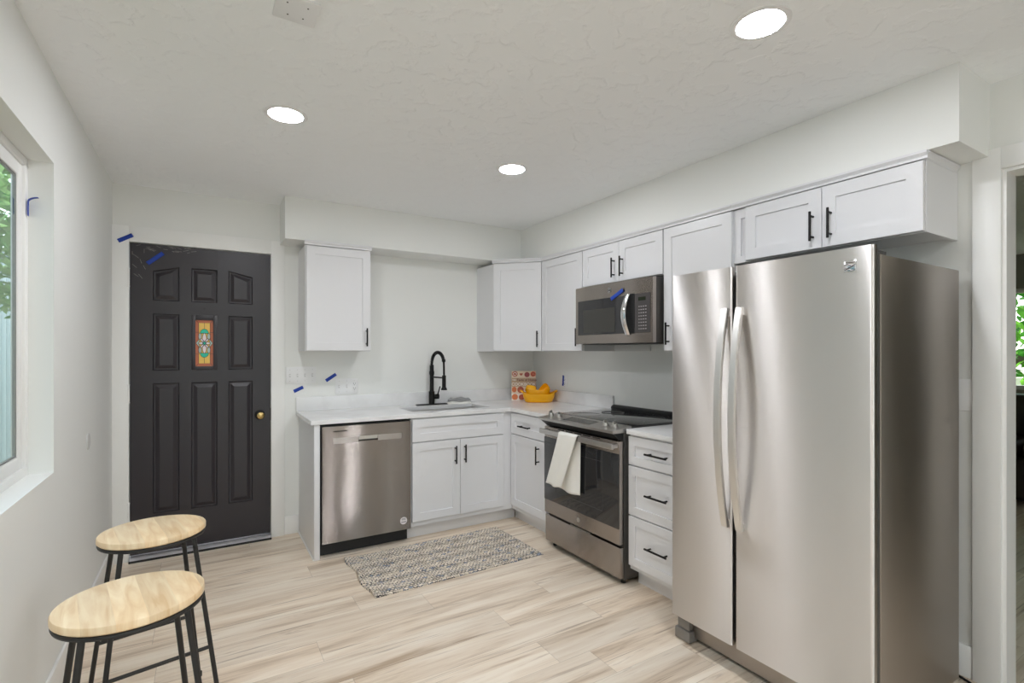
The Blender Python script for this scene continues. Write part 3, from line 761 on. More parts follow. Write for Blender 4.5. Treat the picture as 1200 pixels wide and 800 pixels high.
# ---- countertops
ct = thing('countertop', 'white L shaped quartz countertop with low backsplash around the sink', 'countertop', (0, 0, 0))
CT0, CT1 = 0.886, 0.915
sx0, sx1, sy0, sy1 = 1.325, 1.985, 3.60, 3.945
b = MB()
t = bmesh.new()
def ctv(z):
    xs = [0.588, sx0, sx1, 2.092, 2.733]; ys = [3.474, sy0, sy1, 4.108]
    return xs, ys
def slab(z0, z1):
    xs, ys = ctv(0); V = {}
    def v(x, y, z):
        k = (x, y, z)
        if k not in V: V[k] = t.verts.new(k)
        return V[k]
    cells = [(i, j) for i in range(4) for j in range(3) if not (i == 1 and j == 1)]
    quads = [(xs[i], xs[i + 1], ys[j], ys[j + 1]) for i, j in cells] + [(2.092, 2.733, 2.962, 3.474)]
    for x0, x1, y0, y1 in quads:
        for z in (z0, z1): t.faces.new((v(x0, y0, z), v(x1, y0, z), v(x1, y1, z), v(x0, y1, z)))
    E = {}
    for x0, x1, y0, y1 in quads:
        for a, c_ in (((x0, y0), (x1, y0)), ((x1, y0), (x1, y1)), ((x1, y1), (x0, y1)), ((x0, y1), (x0, y0))):
            k = frozenset((a, c_)); E[k] = E.get(k, 0) + 1
    for k, n in E.items():
        if n == 1:
            a, c_ = tuple(k); t.faces.new((v(*a, z0), v(*c_, z0), v(*c_, z1), v(*a, z1)))
slab(CT0, CT1)
bmesh.ops.recalc_face_normals(t, faces=t.faces[:])
eds = [e for e in t.edges if len(e.link_faces) == 2 and e.calc_face_angle(0) > 1]
bmesh.ops.bevel(t, geom=eds, offset=0.002, segments=2, affect='EDGES')
b._join(t); b.build('slab', 'quartz', ct)
b = MB(); b.box(0.588, 2.733, 4.088, 4.108, CT1 + 0.0003, 1.020, 0.002); b.build('backsplash', 'quartz', ct)
MB().box(2.713, 2.733, 2.964, 4.087, CT1 + 0.0003, 1.020, 0.002).build('backsplash', 'quartz', ct)
tag(MB().box(2.092, 2.733, 1.704, 2.170, CT0, CT1, 0.002).build('countertop', 'quartz'), 'short white quartz countertop between range and refrigerator', 'countertop')

# ---- sink, faucet, cloths
sk = thing('kitchen_sink', 'stainless undermount sink set into the white countertop', 'sink', (1.655, 3.772, CT0))
def sinkbowl():
    b = MB(); t = bmesh.new(); rings = []
    def rr(hx, hy, r, z, n=6):
        out = []
        for (cx, cy, a0) in ((hx - r, hy - r, 0), (-hx + r, hy - r, 90), (-hx + r, -hy + r, 180), (hx - r, -hy + r, 270)):
            for k in range(n + 1):
                a = R(a0 + 90 * k / n); out.append((cx + r * math.cos(a), cy + r * math.sin(a), z))
        return out
    for hx, hy, r, z in ((0.332, 0.174, 0.02, -0.0012), (0.322, 0.164, 0.02, -0.0012), (0.320, 0.162, 0.03, -0.006), (0.316, 0.158, 0.03, -0.17), (0.296, 0.138, 0.04, -0.195), (0.05, 0.05, 0.049, -0.2)):
        rings.append([t.verts.new(p) for p in rr(hx, hy, r, z)])
    for A, Bq in zip(rings, rings[1:]):
        n = len(A)
        for k in range(n): t.faces.new((A[k], A[(k + 1) % n], Bq[(k + 1) % n], Bq[k]))
    t.faces.new(rings[-1])
    bmesh.ops.recalc_face_normals(t, faces=t.faces[:])
    for f in t.faces: f.normal_flip()
    b._join(t); return b
sinkbowl().build('basin', 'sinksteel', sk)
MB().lathe([(0, -0.1975), (0.03, -0.1975), (0.045, -0.194), (0.046, -0.1985)], 28).build('drain', 'chrome', sk)
fc = thing('kitchen_faucet', 'black spring neck faucet with pull down spray head', 'faucet', (1.645, 4.02, CT1))
b = MB(); b.box(-0.135, 0.135, -0.026, 0.026, 0.0, 0.009, 0.004); b.build('base_plate', 'black', fc)
b = MB(); b.cyl((0, 0, 0.009), (0, 0, 0.115), 0.0245, seg=28, bev=0.002); b.cyl((0, 0, 0.115), (0, 0, 0.335), 0.0175, seg=24)
b.cyl((0, 0, 0.255), (0, 0, 0.285), 0.0215, seg=24, bev=0.002)
b.build('column', 'black', fc)
D = Vector((0.17, -0.985, 0)); D.normalize(); RA = 0.0925
arc = [Vector((0, 0, 0.335)), Vector((0, 0, 0.35))] + [D * (RA - RA * math.cos(th)) + Vector((0, 0, 0.35 + RA * 1.0 * math.sin(th))) for th in [PI * k / 22 for k in range(1, 21)]]
MB().tube(arc, 0.009, 12).build('hose', 'black', fc)
# coil spring wound on the hose
hel = []; turns = 26; n = len(arc)
for i in range(turns * 12):
    f_ = i / (turns * 12 - 1) * (n - 1.001); k = int(f_); u = f_ - k
    p = arc[k].lerp(arc[k + 1], u); dd = (arc[k + 1] - arc[k]).normalized()
    s1 = dd.cross(D.cross(Vector((0, 0, 1)))).normalized(); s2 = dd.cross(s1)
    a = 2 * PI * i / 12
    hel.append(p + (s1 * math.cos(a) + s2 * math.sin(a)) * 0.0125)
MB().tube(hel, 0.0026, 5).build('spring', 'black', fc)
pe = arc[-1]; pd = D * 0.187
b = MB(); b.tube([pe, pe * 0.4 + Vector((pd.x, pd.y, 0.30)) * 0.6, (pd.x, pd.y, 0.245)], 0.0085, 12); b.build('spray_hose', 'black', fc)
MB().cyl(pe + Vector((0, 0, -0.012)), pe + Vector((0, 0, 0.012)), 0.0155, seg=16, bev=0.002).build('collar', 'black', fc)
b = MB(); b.cyl((pd.x, pd.y, 0.155), (pd.x, pd.y, 0.255), 0.0165, seg=24, bev=0.002); b.cyl((pd.x, pd.y, 0.135), (pd.x, pd.y, 0.157), 0.027, 0.019, seg=28, bev=0.002)
b.build('spray_head', 'black', fc)
b = MB(); b.cyl((D * 0.017 + Vector((0, 0, 0.235)))[:], (D * 0.172 + Vector((0, 0, 0.235)))[:], 0.0065, seg=12); b.build('support_arm', 'black', fc)
b = MB(); b.cyl((0.02, -0.012, 0.07), (0.058, -0.022, 0.07), 0.0205, seg=24, bev=0.002); b.tube([(0.046, -0.02, 0.085), (0.056, -0.022, 0.12), (0.066, -0.024, 0.155)], [0.006, 0.0055, 0.005], 10)
b.build('lever', 'black', fc)
M['greycloth'] = mat('grey_cloth', srgb(150, 150, 150), 0.9); add_bump(M['greycloth'], 300, 0.3, 0.001)
M['whitecloth'] = mat('white_cloth', srgb(238, 236, 230), 0.9); add_bump(M['whitecloth'], 260, 0.35, 0.0015)
def crumple(L_, W_, h, seed, droop=0.0):
    rnd = random.Random(seed); ph = [rnd.uniform(0, 6) for _ in range(6)]
    def top(u, v):
        x = (u - 0.5) * L_ * (1 + 0.06 * math.sin(9 * v + ph[0])); y = (v - 0.5) * W_ * (1 + 0.08 * math.sin(8 * u + ph[1]))
        e = min(u, 1 - u, v, 1 - v); k = min(1, e / 0.12)
        z = h * (0.25 + 0.75 * math.sqrt(k)) * (1 + 0.35 * math.sin(11 * u + 3 * v + ph[2]) * math.sin(7 * v + ph[3]))
        return Vector((x, y, z))
    b = MB(); b.grid(top, 26, 18)
    b.grid(lambda u, v: Vector((top(u, v).x, top(u, v).y, top(u, v).z * 0.0 + (0.0 if min(u, 1 - u, v, 1 - v) > 0 else 0.0))), 26, 18)
    t = b.bm
    # close the rim
    return b
def close_rim(b):
    bmesh.ops.bridge_loops(b.bm, edges=[e for e in b.bm.edges if len(e.link_faces) == 1])
    bmesh.ops.recalc_face_normals(b.bm, faces=b.bm.faces[:]); return b
tag(close_rim(crumple(0.20, 0.10, 0.016, 5)).build('dish_cloth', 'whitecloth', loc=(1.895, 4.012, CT1 + 0.0005), rotz=R(-12)), 'white dish cloth lying under the grey cloth at the sink', 'cloth')
tag(close_rim(crumple(0.19, 0.09, 0.022, 11)).build('dish_cloth', 'greycloth', loc=(1.905, 4.025, CT1 + 0.022), rotz=R(-18)), 'folded grey cloth lying behind the sink beside the faucet', 'cloth')

# ------------------------------------------------------------------ dishwasher
dw = thing('dishwasher', 'stainless dishwasher with a pocket handle under the counter', 'dishwasher', (0.957, 3.476, 0))
MB().box(-0.304, 0.304, 0.03, 0.60, 0.1, 0.874).build('tub', 'blackplastic', dw)
MB().box(-0.304, 0.304, 0.074, 0.09, 0.004, 0.099).build('toe_kick', 'blackplastic', dw)
px0, px1, pz0, pz1 = -0.064, 0.068, 0.757, 0.792
b = MB()
xs = [-0.299, px0, px1, 0.305]; zs = [0.1, pz0, pz1, 0.868]
t = bmesh.new(); bmesh.ops.create_cube(t, size=1)
t.free()
for i in range(3):
    for j in range(3):
        if i == 1 and j == 1: continue
        b.box(xs[i], xs[i + 1], 0, 0.026, zs[j], zs[j + 1])
bmesh.ops.remove_doubles(b.bm, verts=b.bm.verts[:], dist=1e-5)
# drop inner faces where the blocks met
seen = {}
for f in b.bm.faces:
    seen.setdefault(tuple(sorted(v.index for v in f.verts)), []).append(f)
b.bm.verts.index_update()
seen = {}
for f in b.bm.faces: seen.setdefault(tuple(sorted(v.index for v in f.verts)), []).append(f)
bmesh.ops.delete(b.bm, geom=[f for fs in seen.values() if len(fs) > 1 for f in fs], context='FACES')
bmesh.ops.recalc_face_normals(b.bm, faces=b.bm.faces[:])
dd = b.build('door', 'dwsteel', dw, smooth=False)
b = MB(); b.box(px0 + 0.001, px1 - 0.001, 0.024, 0.028, pz0 + 0.001, pz1 - 0.001); b.build('handle_pocket', 'darkgrey', dd)
MB().prism([(0.0, pz1 - 0.001), (0.0, pz1 - 0.024), (0.004, pz1 - 0.024), (0.02, pz1 - 0.001)], px0 + 0.002, px1 - 0.002, 'x').build('grip_lip', 'steelplain', dd)
M['strip'] = steel('handle_strip_steel', srgb(176, 170, 165), 0.30, 0.4, groove=0.9)
MB().box(-0.230, px0 - 0.001, -0.0012, 0, 0.751, 0.790).build('handle_strip', 'strip', dd); MB().box(px1 + 0.001, 0.238, -0.0012, 0, 0.751, 0.790).build('handle_strip', 'strip', dd)
MB().box(-0.228, -0.140, -0.0008, 0, 0.832, 0.8375).build('badge', 'slot', dd)
st = MB().cyl((0.252, -0.0012, 0.164), (0.252, 0, 0.164), 0.0255, seg=40).build('sticker', mat('sticker_paper', srgb(232, 224, 224), 0.6), dd)
b = MB()
for z, x0, x1 in ((0.181, -0.012, 0.012), (0.176, -0.016, 0.016), (0.171, -0.015, 0.015), (0.158, -0.019, 0.019), (0.153, -0.017, 0.017)): b.box(0.252 + x0, 0.252 + x1, -0.0015, -0.0012, z - 0.0014, z + 0.0014)
b.build('sticker_print', mat('sticker_ink', srgb(120, 116, 124), 0.6), st)

# ------------------------------------------------------------------ slide-in range (local: x = -world y, y = world x - 2.06)
rg = thing('range', 'stainless slide-in electric range with a white towel on its handle', 'range', (2.06, 2.562, 0), RW)
HWd = 0.379
MB().box(-HWd, HWd, 0.03, 0.645, 0.03, 0.905, 0.003).build('body', 'darkgrey', rg)
MB().box(-HWd + 0.002, HWd - 0.002, 0.0, 0.029, 0.042, 0.222, 0.004).build('drawer', 'steel', rg)
od = MB().box(-HWd + 0.002, HWd - 0.002, -0.008, 0.028, 0.240, 0.842, 0.004).build('oven_door', 'steel', rg)
wg = MB().box(-HWd + 0.004, HWd - 0.004, -0.0115, -0.008, 0.333, 0.768, 0.001).build('oven_window', 'glassblack', od)
b = MB(); ix0, ix1, iz0, iz1 = -0.24, 0.235, 0.405, 0.70
b.tube([(ix0, -0.0117, iz0), (ix1, -0.0117, iz0), (ix1, -0.0117, iz1), (ix0, -0.0117, iz1)], 0.0009, 4, closed=True)
b.build('window_border', 'darkgrey', wg)
b = MB()
hz = 0.815
b.box(-0.372, 0.372, -0.060, -0.042, hz - 0.018, hz + 0.016, 0.006, 3)
hd = b.build('handle', 'steelplain', od)
for x in (-0.345, 0.345): MB().box(x - 0.02, x + 0.02, -0.0425, -0.0075, hz - 0.012, hz + 0.012, 0.003).build('handle_bracket', 'steelplain', hd)
b = MB()
for i in range(5): b.box(-0.22 + i * 0.09, -0.15 + i * 0.09, -0.0088, -0.0078, 0.832, 0.838)
b.build('vent_slot', 'blackplastic', od)
MB().cyl((0.0, -0.0088, 0.283), (0.0, -0.008, 0.283), 0.0155, seg=28).build('badge', 'steelplain', od)
MB().box(-0.1, 0.1, 0.004, 0.028, 0.2225, 0.2265).build('drawer_grip', 'steelplain', rg)
# control panel wedge with chamfered front corners
b = MB()
prof = [(-0.062, 0.906), (0.09, 0.926), (0.09, 0.905), (0.0, 0.85), (-0.004, 0.862), (-0.058, 0.893)]
b.prism([(-0.058, 0.890), (-0.060, 0.906), (0.088, 0.9262), (0.088, 0.890)], -HWd, HWd, 'x', bev=0.0015)
cp = b.build('control_panel', 'steelplain', rg)
MB().prism([(-0.048, 0.889), (0.028, 0.889), (0.028, 0.848), (0.004, 0.848)], -HWd + 0.012, HWd - 0.012, 'x').build('panel_underside', 'blackplastic', rg)
sl = 0.0202 / 0.148
pm = Matrix.Translation((0, 0.014, 0.9166)) @ Matrix.Rotation(math.atan(sl), 4, 'X')
MB().box(-0.15, 0.125, -0.035, 0.045, 0.0, 0.0012, M4=pm).build('touch_display', mat('touch_glass', srgb(58, 57, 55), 0.2), cp)
b = MB()
for i in range(9):
    for j in range(3):
        b.box(-0.13 + i * 0.03 - 0.006, -0.13 + i * 0.03 + 0.006, -0.022 + j * 0.024 - 0.003, -0.022 + j * 0.024 + 0.003, 0.0012, 0.0016, M4=pm)
b.build('key_print', mat('key_ink', srgb(120, 119, 116), 0.5), cp)
for xk in (-0.329, -0.237, 0.235, 0.315):
    b = MB(); k4 = Matrix.Translation((xk, 0.015, 0.917)) @ Matrix.Rotation(math.atan(sl), 4, 'X')
    b.lathe([(0, 0), (0.024, 0), (0.024, 0.003), (0.019, 0.004), (0.0185, 0.020), (0.0175, 0.022), (0, 0.022)], 28, k4)
    kb = b.build('knob', 'steelplain', cp)
    MB().box(-0.0045, 0.0045, -0.017, 0.017, 0.0222, 0.037, 0.003, M4=k4 @ Matrix.Rotation(R(20), 4, 'Z')).build('knob_grip', 'steelplain', kb)
MB().box(-HWd, HWd, 0.088, 0.62, 0.9055, 0.9265, 0.002).build('cooktop', 'cooktop', rg)
M['burner'] = mat('burner_print', srgb(90, 90, 88), 0.3)
for cx, cy, r in ((-0.19, 0.22, 0.10), (0.19, 0.22, 0.115), (-0.19, 0.46, 0.08), (0.19, 0.46, 0.08)):
    b = MB(); b.tube([(cx + r * math.cos(a), cy + r * math.sin(a), 0.9266) for a in [2 * PI * k / 40 for k in range(40)]], 0.0008, 4, closed=True); b.build('burner_ring', 'burner', rg)
b = MB(); b.prism([(0.612, 0.9266), (0.665, 0.9266), (0.665, 0.952), (0.65, 0.957), (0.63, 0.955), (0.612, 0.940)], -HWd, HWd, 'x', bev=0.003)
b.build('rear_vent', 'blackplastic', rg)
for x in (-0.34, 0.34):
    for y in (0.06, 0.58): MB().cyl((x, y, 0.0), (x, y, 0.045), 0.016, seg=16).build('foot', 'blackplastic', rg)
# towel over the oven handle
def towel():
    b = MB(); xb = 2.06 - 0.051     # handle centre (world x)
    zt = hz + 0.0205; T = 0.006
    def P(u, v):
        # v: 0 back hem .. 0.16 over the bar .. 1 front hem ; u: 0 far edge .. 1 near edge
        ln_front, ln_back = 0.352, 0.372
        if v < 0.42:                          # the layer behind the bar, hanging between bar and door
            dn = 1 - v / 0.42; x = xb + 0.016 - 0.004 * math.sin(u * 12) * dn; z = zt - 0.012 - dn * ln_back
            ya = 2.690 + (2.800 - 2.690) * dn; yb_ = 2.505 + (2.515 - 2.505) * dn
            z += 0.006 * math.sin(u * 7) * dn
        elif v < 0.52:
            a = PI * (v - 0.42) / 0.10; dn = 0.0; x = xb + 0.016 * math.cos(a) - 0.002 * (1 - math.cos(a)); z = zt - 0.012 + 0.013 * math.sin(a)
            ya, yb_ = 2.690, 2.505
        else:                                 # the front layer, its near edge slanting away
            dn = (v - 0.52) / 0.48; x = xb - 0.019 - 0.006 * math.sin(u * PI) * dn - 0.004 * math.sin(u * 13) * dn; z = zt - 0.012 - dn * ln_front
            ya = 2.690 + (2.832 - 2.690) * dn ** 1.05; yb_ = 2.505 + (2.660 - 2.505) * dn
            z += 0.004 * math.sin(u * 8) * dn
        y = ya + (yb_ - ya) * u
        return Vector((x, y, z))
    b.grid(P, 40, 60)
    return b
tw = towel().build('kitchen_towel', 'whitecloth', ang=80)
so_ = tw.modifiers.new('thickness', 'SOLIDIFY'); so_.thickness = 0.005; so_.offset = 0.0
tag(tw, 'white kitchen towel hanging over the oven door handle', 'towel')
hb = MB(); 
for v in (0.9,):
    pass

# ------------------------------------------------------------------ microwave (local x = -world y, y = world x - 2.33)
mw = thing('microwave', 'stainless over the range microwave with a strip of blue tape', 'microwave', (2.336, 2.570, 1.42), RW)
MH = 0.405; HW2 = 0.375
MB().box(-HW2 + 0.002, HW2 - 0.002, 0.03, 0.397, 0.0, MH, 0.003).build('body', 'darkgrey', mw)
def bow(x): return -0.012 * (1 - (x / HW2) ** 2)
def bowed(b, x0, x1, z0, z1, y0, y1, n=24, mi=0, arc_top=0.0, arc_bot=0.0):
    t = bmesh.new(); rows = []
    for i in range(n + 1):
        x = x0 + (x1 - x0) * i / n; yy = bow(x)
        zt = z1 + arc_top * (1 - ((x - (x0 + x1) / 2) / ((x1 - x0) / 2)) ** 2); zb = z0 - arc_bot * (1 - ((x - (x0 + x1) / 2) / ((x1 - x0) / 2)) ** 2)
        rows.append([t.verts.new(p) for p in ((x, yy + y0, zb), (x, yy + y0, zt), (x, y1 + (yy if y1 < 0.015 else 0), zt), (x, y1 + (yy if y1 < 0.015 else 0), zb))])
    for A, Bq in zip(rows, rows[1:]):
        for k in range(4): t.faces.new((A[k], A[(k + 1) % 4], Bq[(k + 1) % 4], Bq[k]))
    t.faces.new(rows[0]); t.faces.new(rows[-1])
    bmesh.ops.recalc_face_normals(t, faces=t.faces[:])
    b._join(t, mi); return b
fr = bowed(MB(), -HW2, HW2, 0.0, MH - 0.001, 0, 0.029).build('front', 'steel', mw)
md = bowed(MB(), -0.342, 0.138, 0.062, 0.305, -0.003, 0.0005).build('door_window', 'glassblack', fr)
bowed(MB(), -0.278, 0.056, 0.075, 0.238, -0.0036, -0.0029).build('window_mesh', mat('window_screen', srgb(58, 57, 54), 0.35), md)
cpn = bowed(MB(), 0.232, 0.355, 0.064, 0.308, -0.003, 0.0005, 8).build('control_panel', mat('dark_panel', srgb(74, 71, 71), 0.25), fr)
bowed(MB(), 0.142, 0.228, 0.058, 0.312, -0.002, 0.0005, 8).build('handle_recess', 'blackplastic', fr)
bowed(MB(), 0.262, 0.322, 0.262, 0.285, -0.0036, -0.003, 4).build('display', mat('display_glass', srgb(40, 46, 34), 0.15), cpn)
b = MB()
for i in range(4):
    for j in range(8): b.box(0.262 + i * 0.019, 0.262 + i * 0.019 + 0.011, bow(0.29) - 0.0042, bow(0.29) - 0.0028, 0.083 + j * 0.02, 0.083 + j * 0.02 + 0.006)
b.build('key', mat('panel_keys', srgb(150, 146, 146), 0.5), cpn)
b = MB(); pts = [(0.172 , bow(0.17) - 0.004 - 0.040 * math.sin(PI * k / 20), 0.05 + 0.262 * k / 20) for k in range(21)]
t = bmesh.new(); rows = []
for i, p in enumerate(pts):
    ww = 0.021
    rows.append([t.verts.new(q) for q in ((p[0] - ww, p[1], p[2]), (p[0] - ww * 0.5, p[1] - 0.008, p[2]), (p[0] + ww * 0.5, p[1] - 0.008, p[2]), (p[0] + ww, p[1], p[2]), (p[0] + ww * 0.6, p[1] + 0.008, p[2]), (p[0] - ww * 0.6, p[1] + 0.008, p[2]))])
for A, Bq in zip(rows, rows[1:]):
    for k in range(6): t.faces.new((A[k], A[(k + 1) % 6], Bq[(k + 1) % 6], Bq[k]))
t.faces.new(rows[0]); t.faces.new(rows[-1]); bmesh.ops.recalc_face_normals(t, faces=t.faces[:]); b._join(t)
b.build('handle', 'chrome', fr, ang=60)
lg = MB().cyl((0.0, bow(0) - 0.002, 0.355), (0.0, bow(0) + 0.0005, 0.355), 0.0185, seg=32).build('badge', 'chrome', fr)
b = MB(); b.tube([(0.0145 * math.cos(a), bow(0) - 0.0022, 0.355 + 0.0145 * math.sin(a)) for a in [2 * PI * k / 32 for k in range(32)]], 0.0012, 5, closed=True)
b.build('badge_ring', 'slot', lg)
text_mesh('badge_letters', 'GE', 0.017, 'slot', lg, Matrix.Translation((0.0, bow(0) - 0.0022, 0.355)) @ Matrix.Rotation(R(90), 4, 'X'), 0.0003)
b = MB(); b.box(-HW2 + 0.02, HW2 - 0.02, 0.05, 0.33, -0.006, 0.0, 0.002); b.build('underside_grille', 'blackplastic', mw)
bd = tag(MB().box(0, 0.37, -0.012, 0.0, 0, 0.05, 0.001).build('wall_bracket', 'cabin', loc=(2.733, 3.0, 1.372), rotz=RW), 'pale bracket strip on the wall just below the microwave', 'bracket')
bd.location = (2.7345, 2.955, 1.368)

# ------------------------------------------------------------------ refrigerator
fg = thing('refrigerator', 'large stainless side by side refrigerator with two bowed handles', 'refrigerator', (1.90, 1.242, 0), RW)
FW = 0.426
body = MB().box(-FW + 0.004, FW - 0.003, 0.058, 0.725, 0.035, 1.693, 0.004).build('body', 'steeldark', fg)
SM = 0.094   # seam centre in local x is -(1.338-1.242) = -0.096
def fdoor(x0, x1):
    b = MB()
    t = bmesh.new(); bmesh.ops.create_cube(t, size=1)
    for v in t.verts: v.co = Vector(((x0 + x1) / 2 + v.co.x * (x1 - x0), 0.012 + v.co.y * 0.024, (0.122 + 1.72) / 2 + v.co.z * (1.72 - 0.122)))
    ed = [e for e in t.edges if abs(e.verts[0].co.z - e.verts[1].co.z) > 1 and e.verts[0].co.y < 0.01]
    bmesh.ops.bevel(t, geom=ed, offset=0.010, segments=5, affect='EDGES', profile=0.5)
    ed = [e for e in t.edges if all(v.co.y < 0.011 for v in e.verts) and abs(e.verts[0].co.z - e.verts[1].co.z) < 1e-4]
    b._join(t)
    return b
dl = fdoor(-FW, -0.104).build('freezer_door', 'fridgesteel', fg)
drr = fdoor(-0.088, FW).build('fridge_door', 'fridgesteel', fg)
MB().box(-FW + 0.004, -0.108, 0.0245, 0.054, 0.126, 1.70, 0.003).build('door_liner', 'darkgrey', dl)
MB().box(-0.084, FW - 0.004, 0.0245, 0.054, 0.126, 1.70, 0.003).build('door_liner', 'darkgrey', drr)
MB().box(-0.106, -0.086, 0.03, 0.0575, 0.13, 1.69).build('centre_gasket', 'blackplastic', fg)
def fhandle(x, parent):
    b = MB(); t = bmesh.new(); rows = []; n = 28; w_ = 0.0145
    for i in range(n + 1):
        s_ = i / n; z = 0.622 + (1.545 - 0.622) * s_
        y = -0.022 - 0.052 * (1 - (2 * s_ - 1) ** 2)
        if i in (0, n): pass
        rows.append([t.verts.new(p) for p in ((x - w_, y, z), (x + w_, y, z), (x + w_, y + 0.018, z), (x - w_, y + 0.018, z))])
    for A, Bq in zip(rows, rows[1:]):
        for k in range(4): t.faces.new((A[k], A[(k + 1) % 4], Bq[(k + 1) % 4], Bq[k]))
    t.faces.new(rows[0]); t.faces.new(rows[-1]); bmesh.ops.recalc_face_normals(t, faces=t.faces[:])
    bmesh.ops.bevel(t, geom=[e for e in t.edges if e.calc_face_angle(0) > 1], offset=0.002, segments=2, affect='EDGES')
    b._join(t)
    for z in (0.64, 1.527): b.box(x - 0.011, x + 0.011, -0.010, 0.001, z - 0.014, z + 0.014)
    return b.build('handle', mat('handle_alu', srgb(226, 224, 221), 0.36, 1.0), parent, ang=40)
fhandle(1.242 - 1.368, dl); fhandle(1.242 - 1.300, drr)
bg_ = MB().box(1.242 - 0.907, 1.242 - 0.868, -0.002, 0.0, 1.637, 1.676, 0.0008).build('badge', 'chrome', drr)
b = MB()
for k, (za, am) in enumerate(((1.668, 0.001), (1.6595, 0.003), (1.6505, -0.003), (1.6425, 0.003))):
    pts = [(0.3365 + 0.036 * i / 10, -0.0024, za + am * math.sin(2 * PI * i / 10) + 0.0012 * (i / 10)) for i in range(11)]
    b.tube(pts, [0.0006 + (0.0016 if k else 0.0009) * math.sin(PI * i / 10) ** 0.7 for i in range(11)], 6)
b.build('badge_waves', mat('badge_dark', srgb(105, 100, 98), 0.4, 0.5), bg_)
gr = MB().box(-FW + 0.06, FW - 0.06, 0.062, 0.085, 0.022, 0.112, 0.003).build('base_grille', 'steeldark', fg)
b = MB()
for i in range(5): b.box(-FW + 0.1, FW - 0.1, 0.060, 0.0618, 0.04 + i * 0.014, 0.045 + i * 0.014)
b.build('grille_slot', 'blackplastic', gr)
for sx in (-1, 1):
    b = MB(); xx = sx * (FW - 0.042)
    b.box(xx - 0.042, xx + 0.042, 0.024, 0.09, 0.005, 0.055, 0.003); b.box(xx - 0.03, xx + 0.036, 0.03, 0.09, 0.06, 0.105, 0.003)
    b.build('roller_cover', mat('grey_plastic', srgb(128, 123, 118), 0.5), fg)
for sx in (-1, 1):
    for y in (0.16, 0.65): MB().cyl((sx * 0.36 - 0.012, y, 0.024), (sx * 0.36 + 0.012, y, 0.024), 0.0235, seg=20).build('roller', 'rubber', fg)
b = MB(); b.box(FW - 0.06, FW - 0.008, 0.03, 0.11, 1.6935, 1.707, 0.003); b.build('hinge_cover', 'darkgrey', fg)
b = MB(); b.box(-FW + 0.008, -FW + 0.06, 0.03, 0.11, 1.6935, 1.707, 0.003); b.build('hinge_cover', 'darkgrey', fg)
# cord on the floor
tag(MB().tube([(2.64, 0.98, 0.0055), (2.69, 0.92, 0.0055), (2.705, 0.864, 0.0055), (2.696, 0.83, 0.0055), (2.682, 0.80, 0.0055), (2.65, 0.765, 0.0055), (2.56, 0.73, 0.0055)], 0.005, 8).build('power_cord', 'blackplastic'), 'black cord on the floor behind the refrigerator', 'cord')

# ------------------------------------------------------------------ counter stools
M['pad'] = M['rubber']
def make_stool(label):
    t = thing('bar_stool', label, 'stool', (0, 0, 0), 0, 'bar stools by the window')
    ZT = 0.712; RS = 0.1655
    b = MB(); b.lathe([(0, ZT - 0.022), (RS - 0.004, ZT - 0.022), (RS, ZT - 0.018), (RS, ZT - 0.004), (RS - 0.002, ZT - 0.001), (RS - 0.006, ZT), (0, ZT)], 72, sy=0.95)
    b.build('seat', 'wood', t)
    b = MB(); b.tube([((RS - 0.008) * math.cos(a), 0.95 * (RS - 0.008) * math.sin(a), ZT - 0.0295) for a in [2 * PI * k / 64 for k in range(64)]], 0.0068, 8, closed=True)
    b.build('ring', 'stoolmetal', t)
    q0, q1 = 0.107, 0.182; zt = ZT - 0.035
    for sx, sy in ((-1, -1), (-1, 1), (1, -1), (1, 1)):
        l = MB().cyl((sx * q0, sy * q0, zt), (sx * q1, sy * q1, 0.012), 0.0078, seg=14).build('leg', 'stoolmetal', t)
        MB().cyl((sx * q1, sy * q1, 0.0), (sx * q1, sy * q1, 0.022), 0.0115, seg=14, bev=0.002).build('foot_cap', 'pad', l)
    for sy in (-1, 1):
        f_ = 0.28; q = q1 + (q0 - q1) * f_ / zt
        MB().cyl((-q, sy * q, f_), (q, sy * q, f_), 0.0065, seg=12).build('footrest', 'stoolmetal', t)
    return t
st1 = make_stool('wooden seat bar stool nearer the window, in front of the other stool')
st1.location = (-0.164, 1.677, 0); st1.rotation_euler = (0, 0, R(11))
st2 = dup(st1, (-0.160, 2.283, 0), 'wooden seat bar stool standing nearer the black door', R(12))

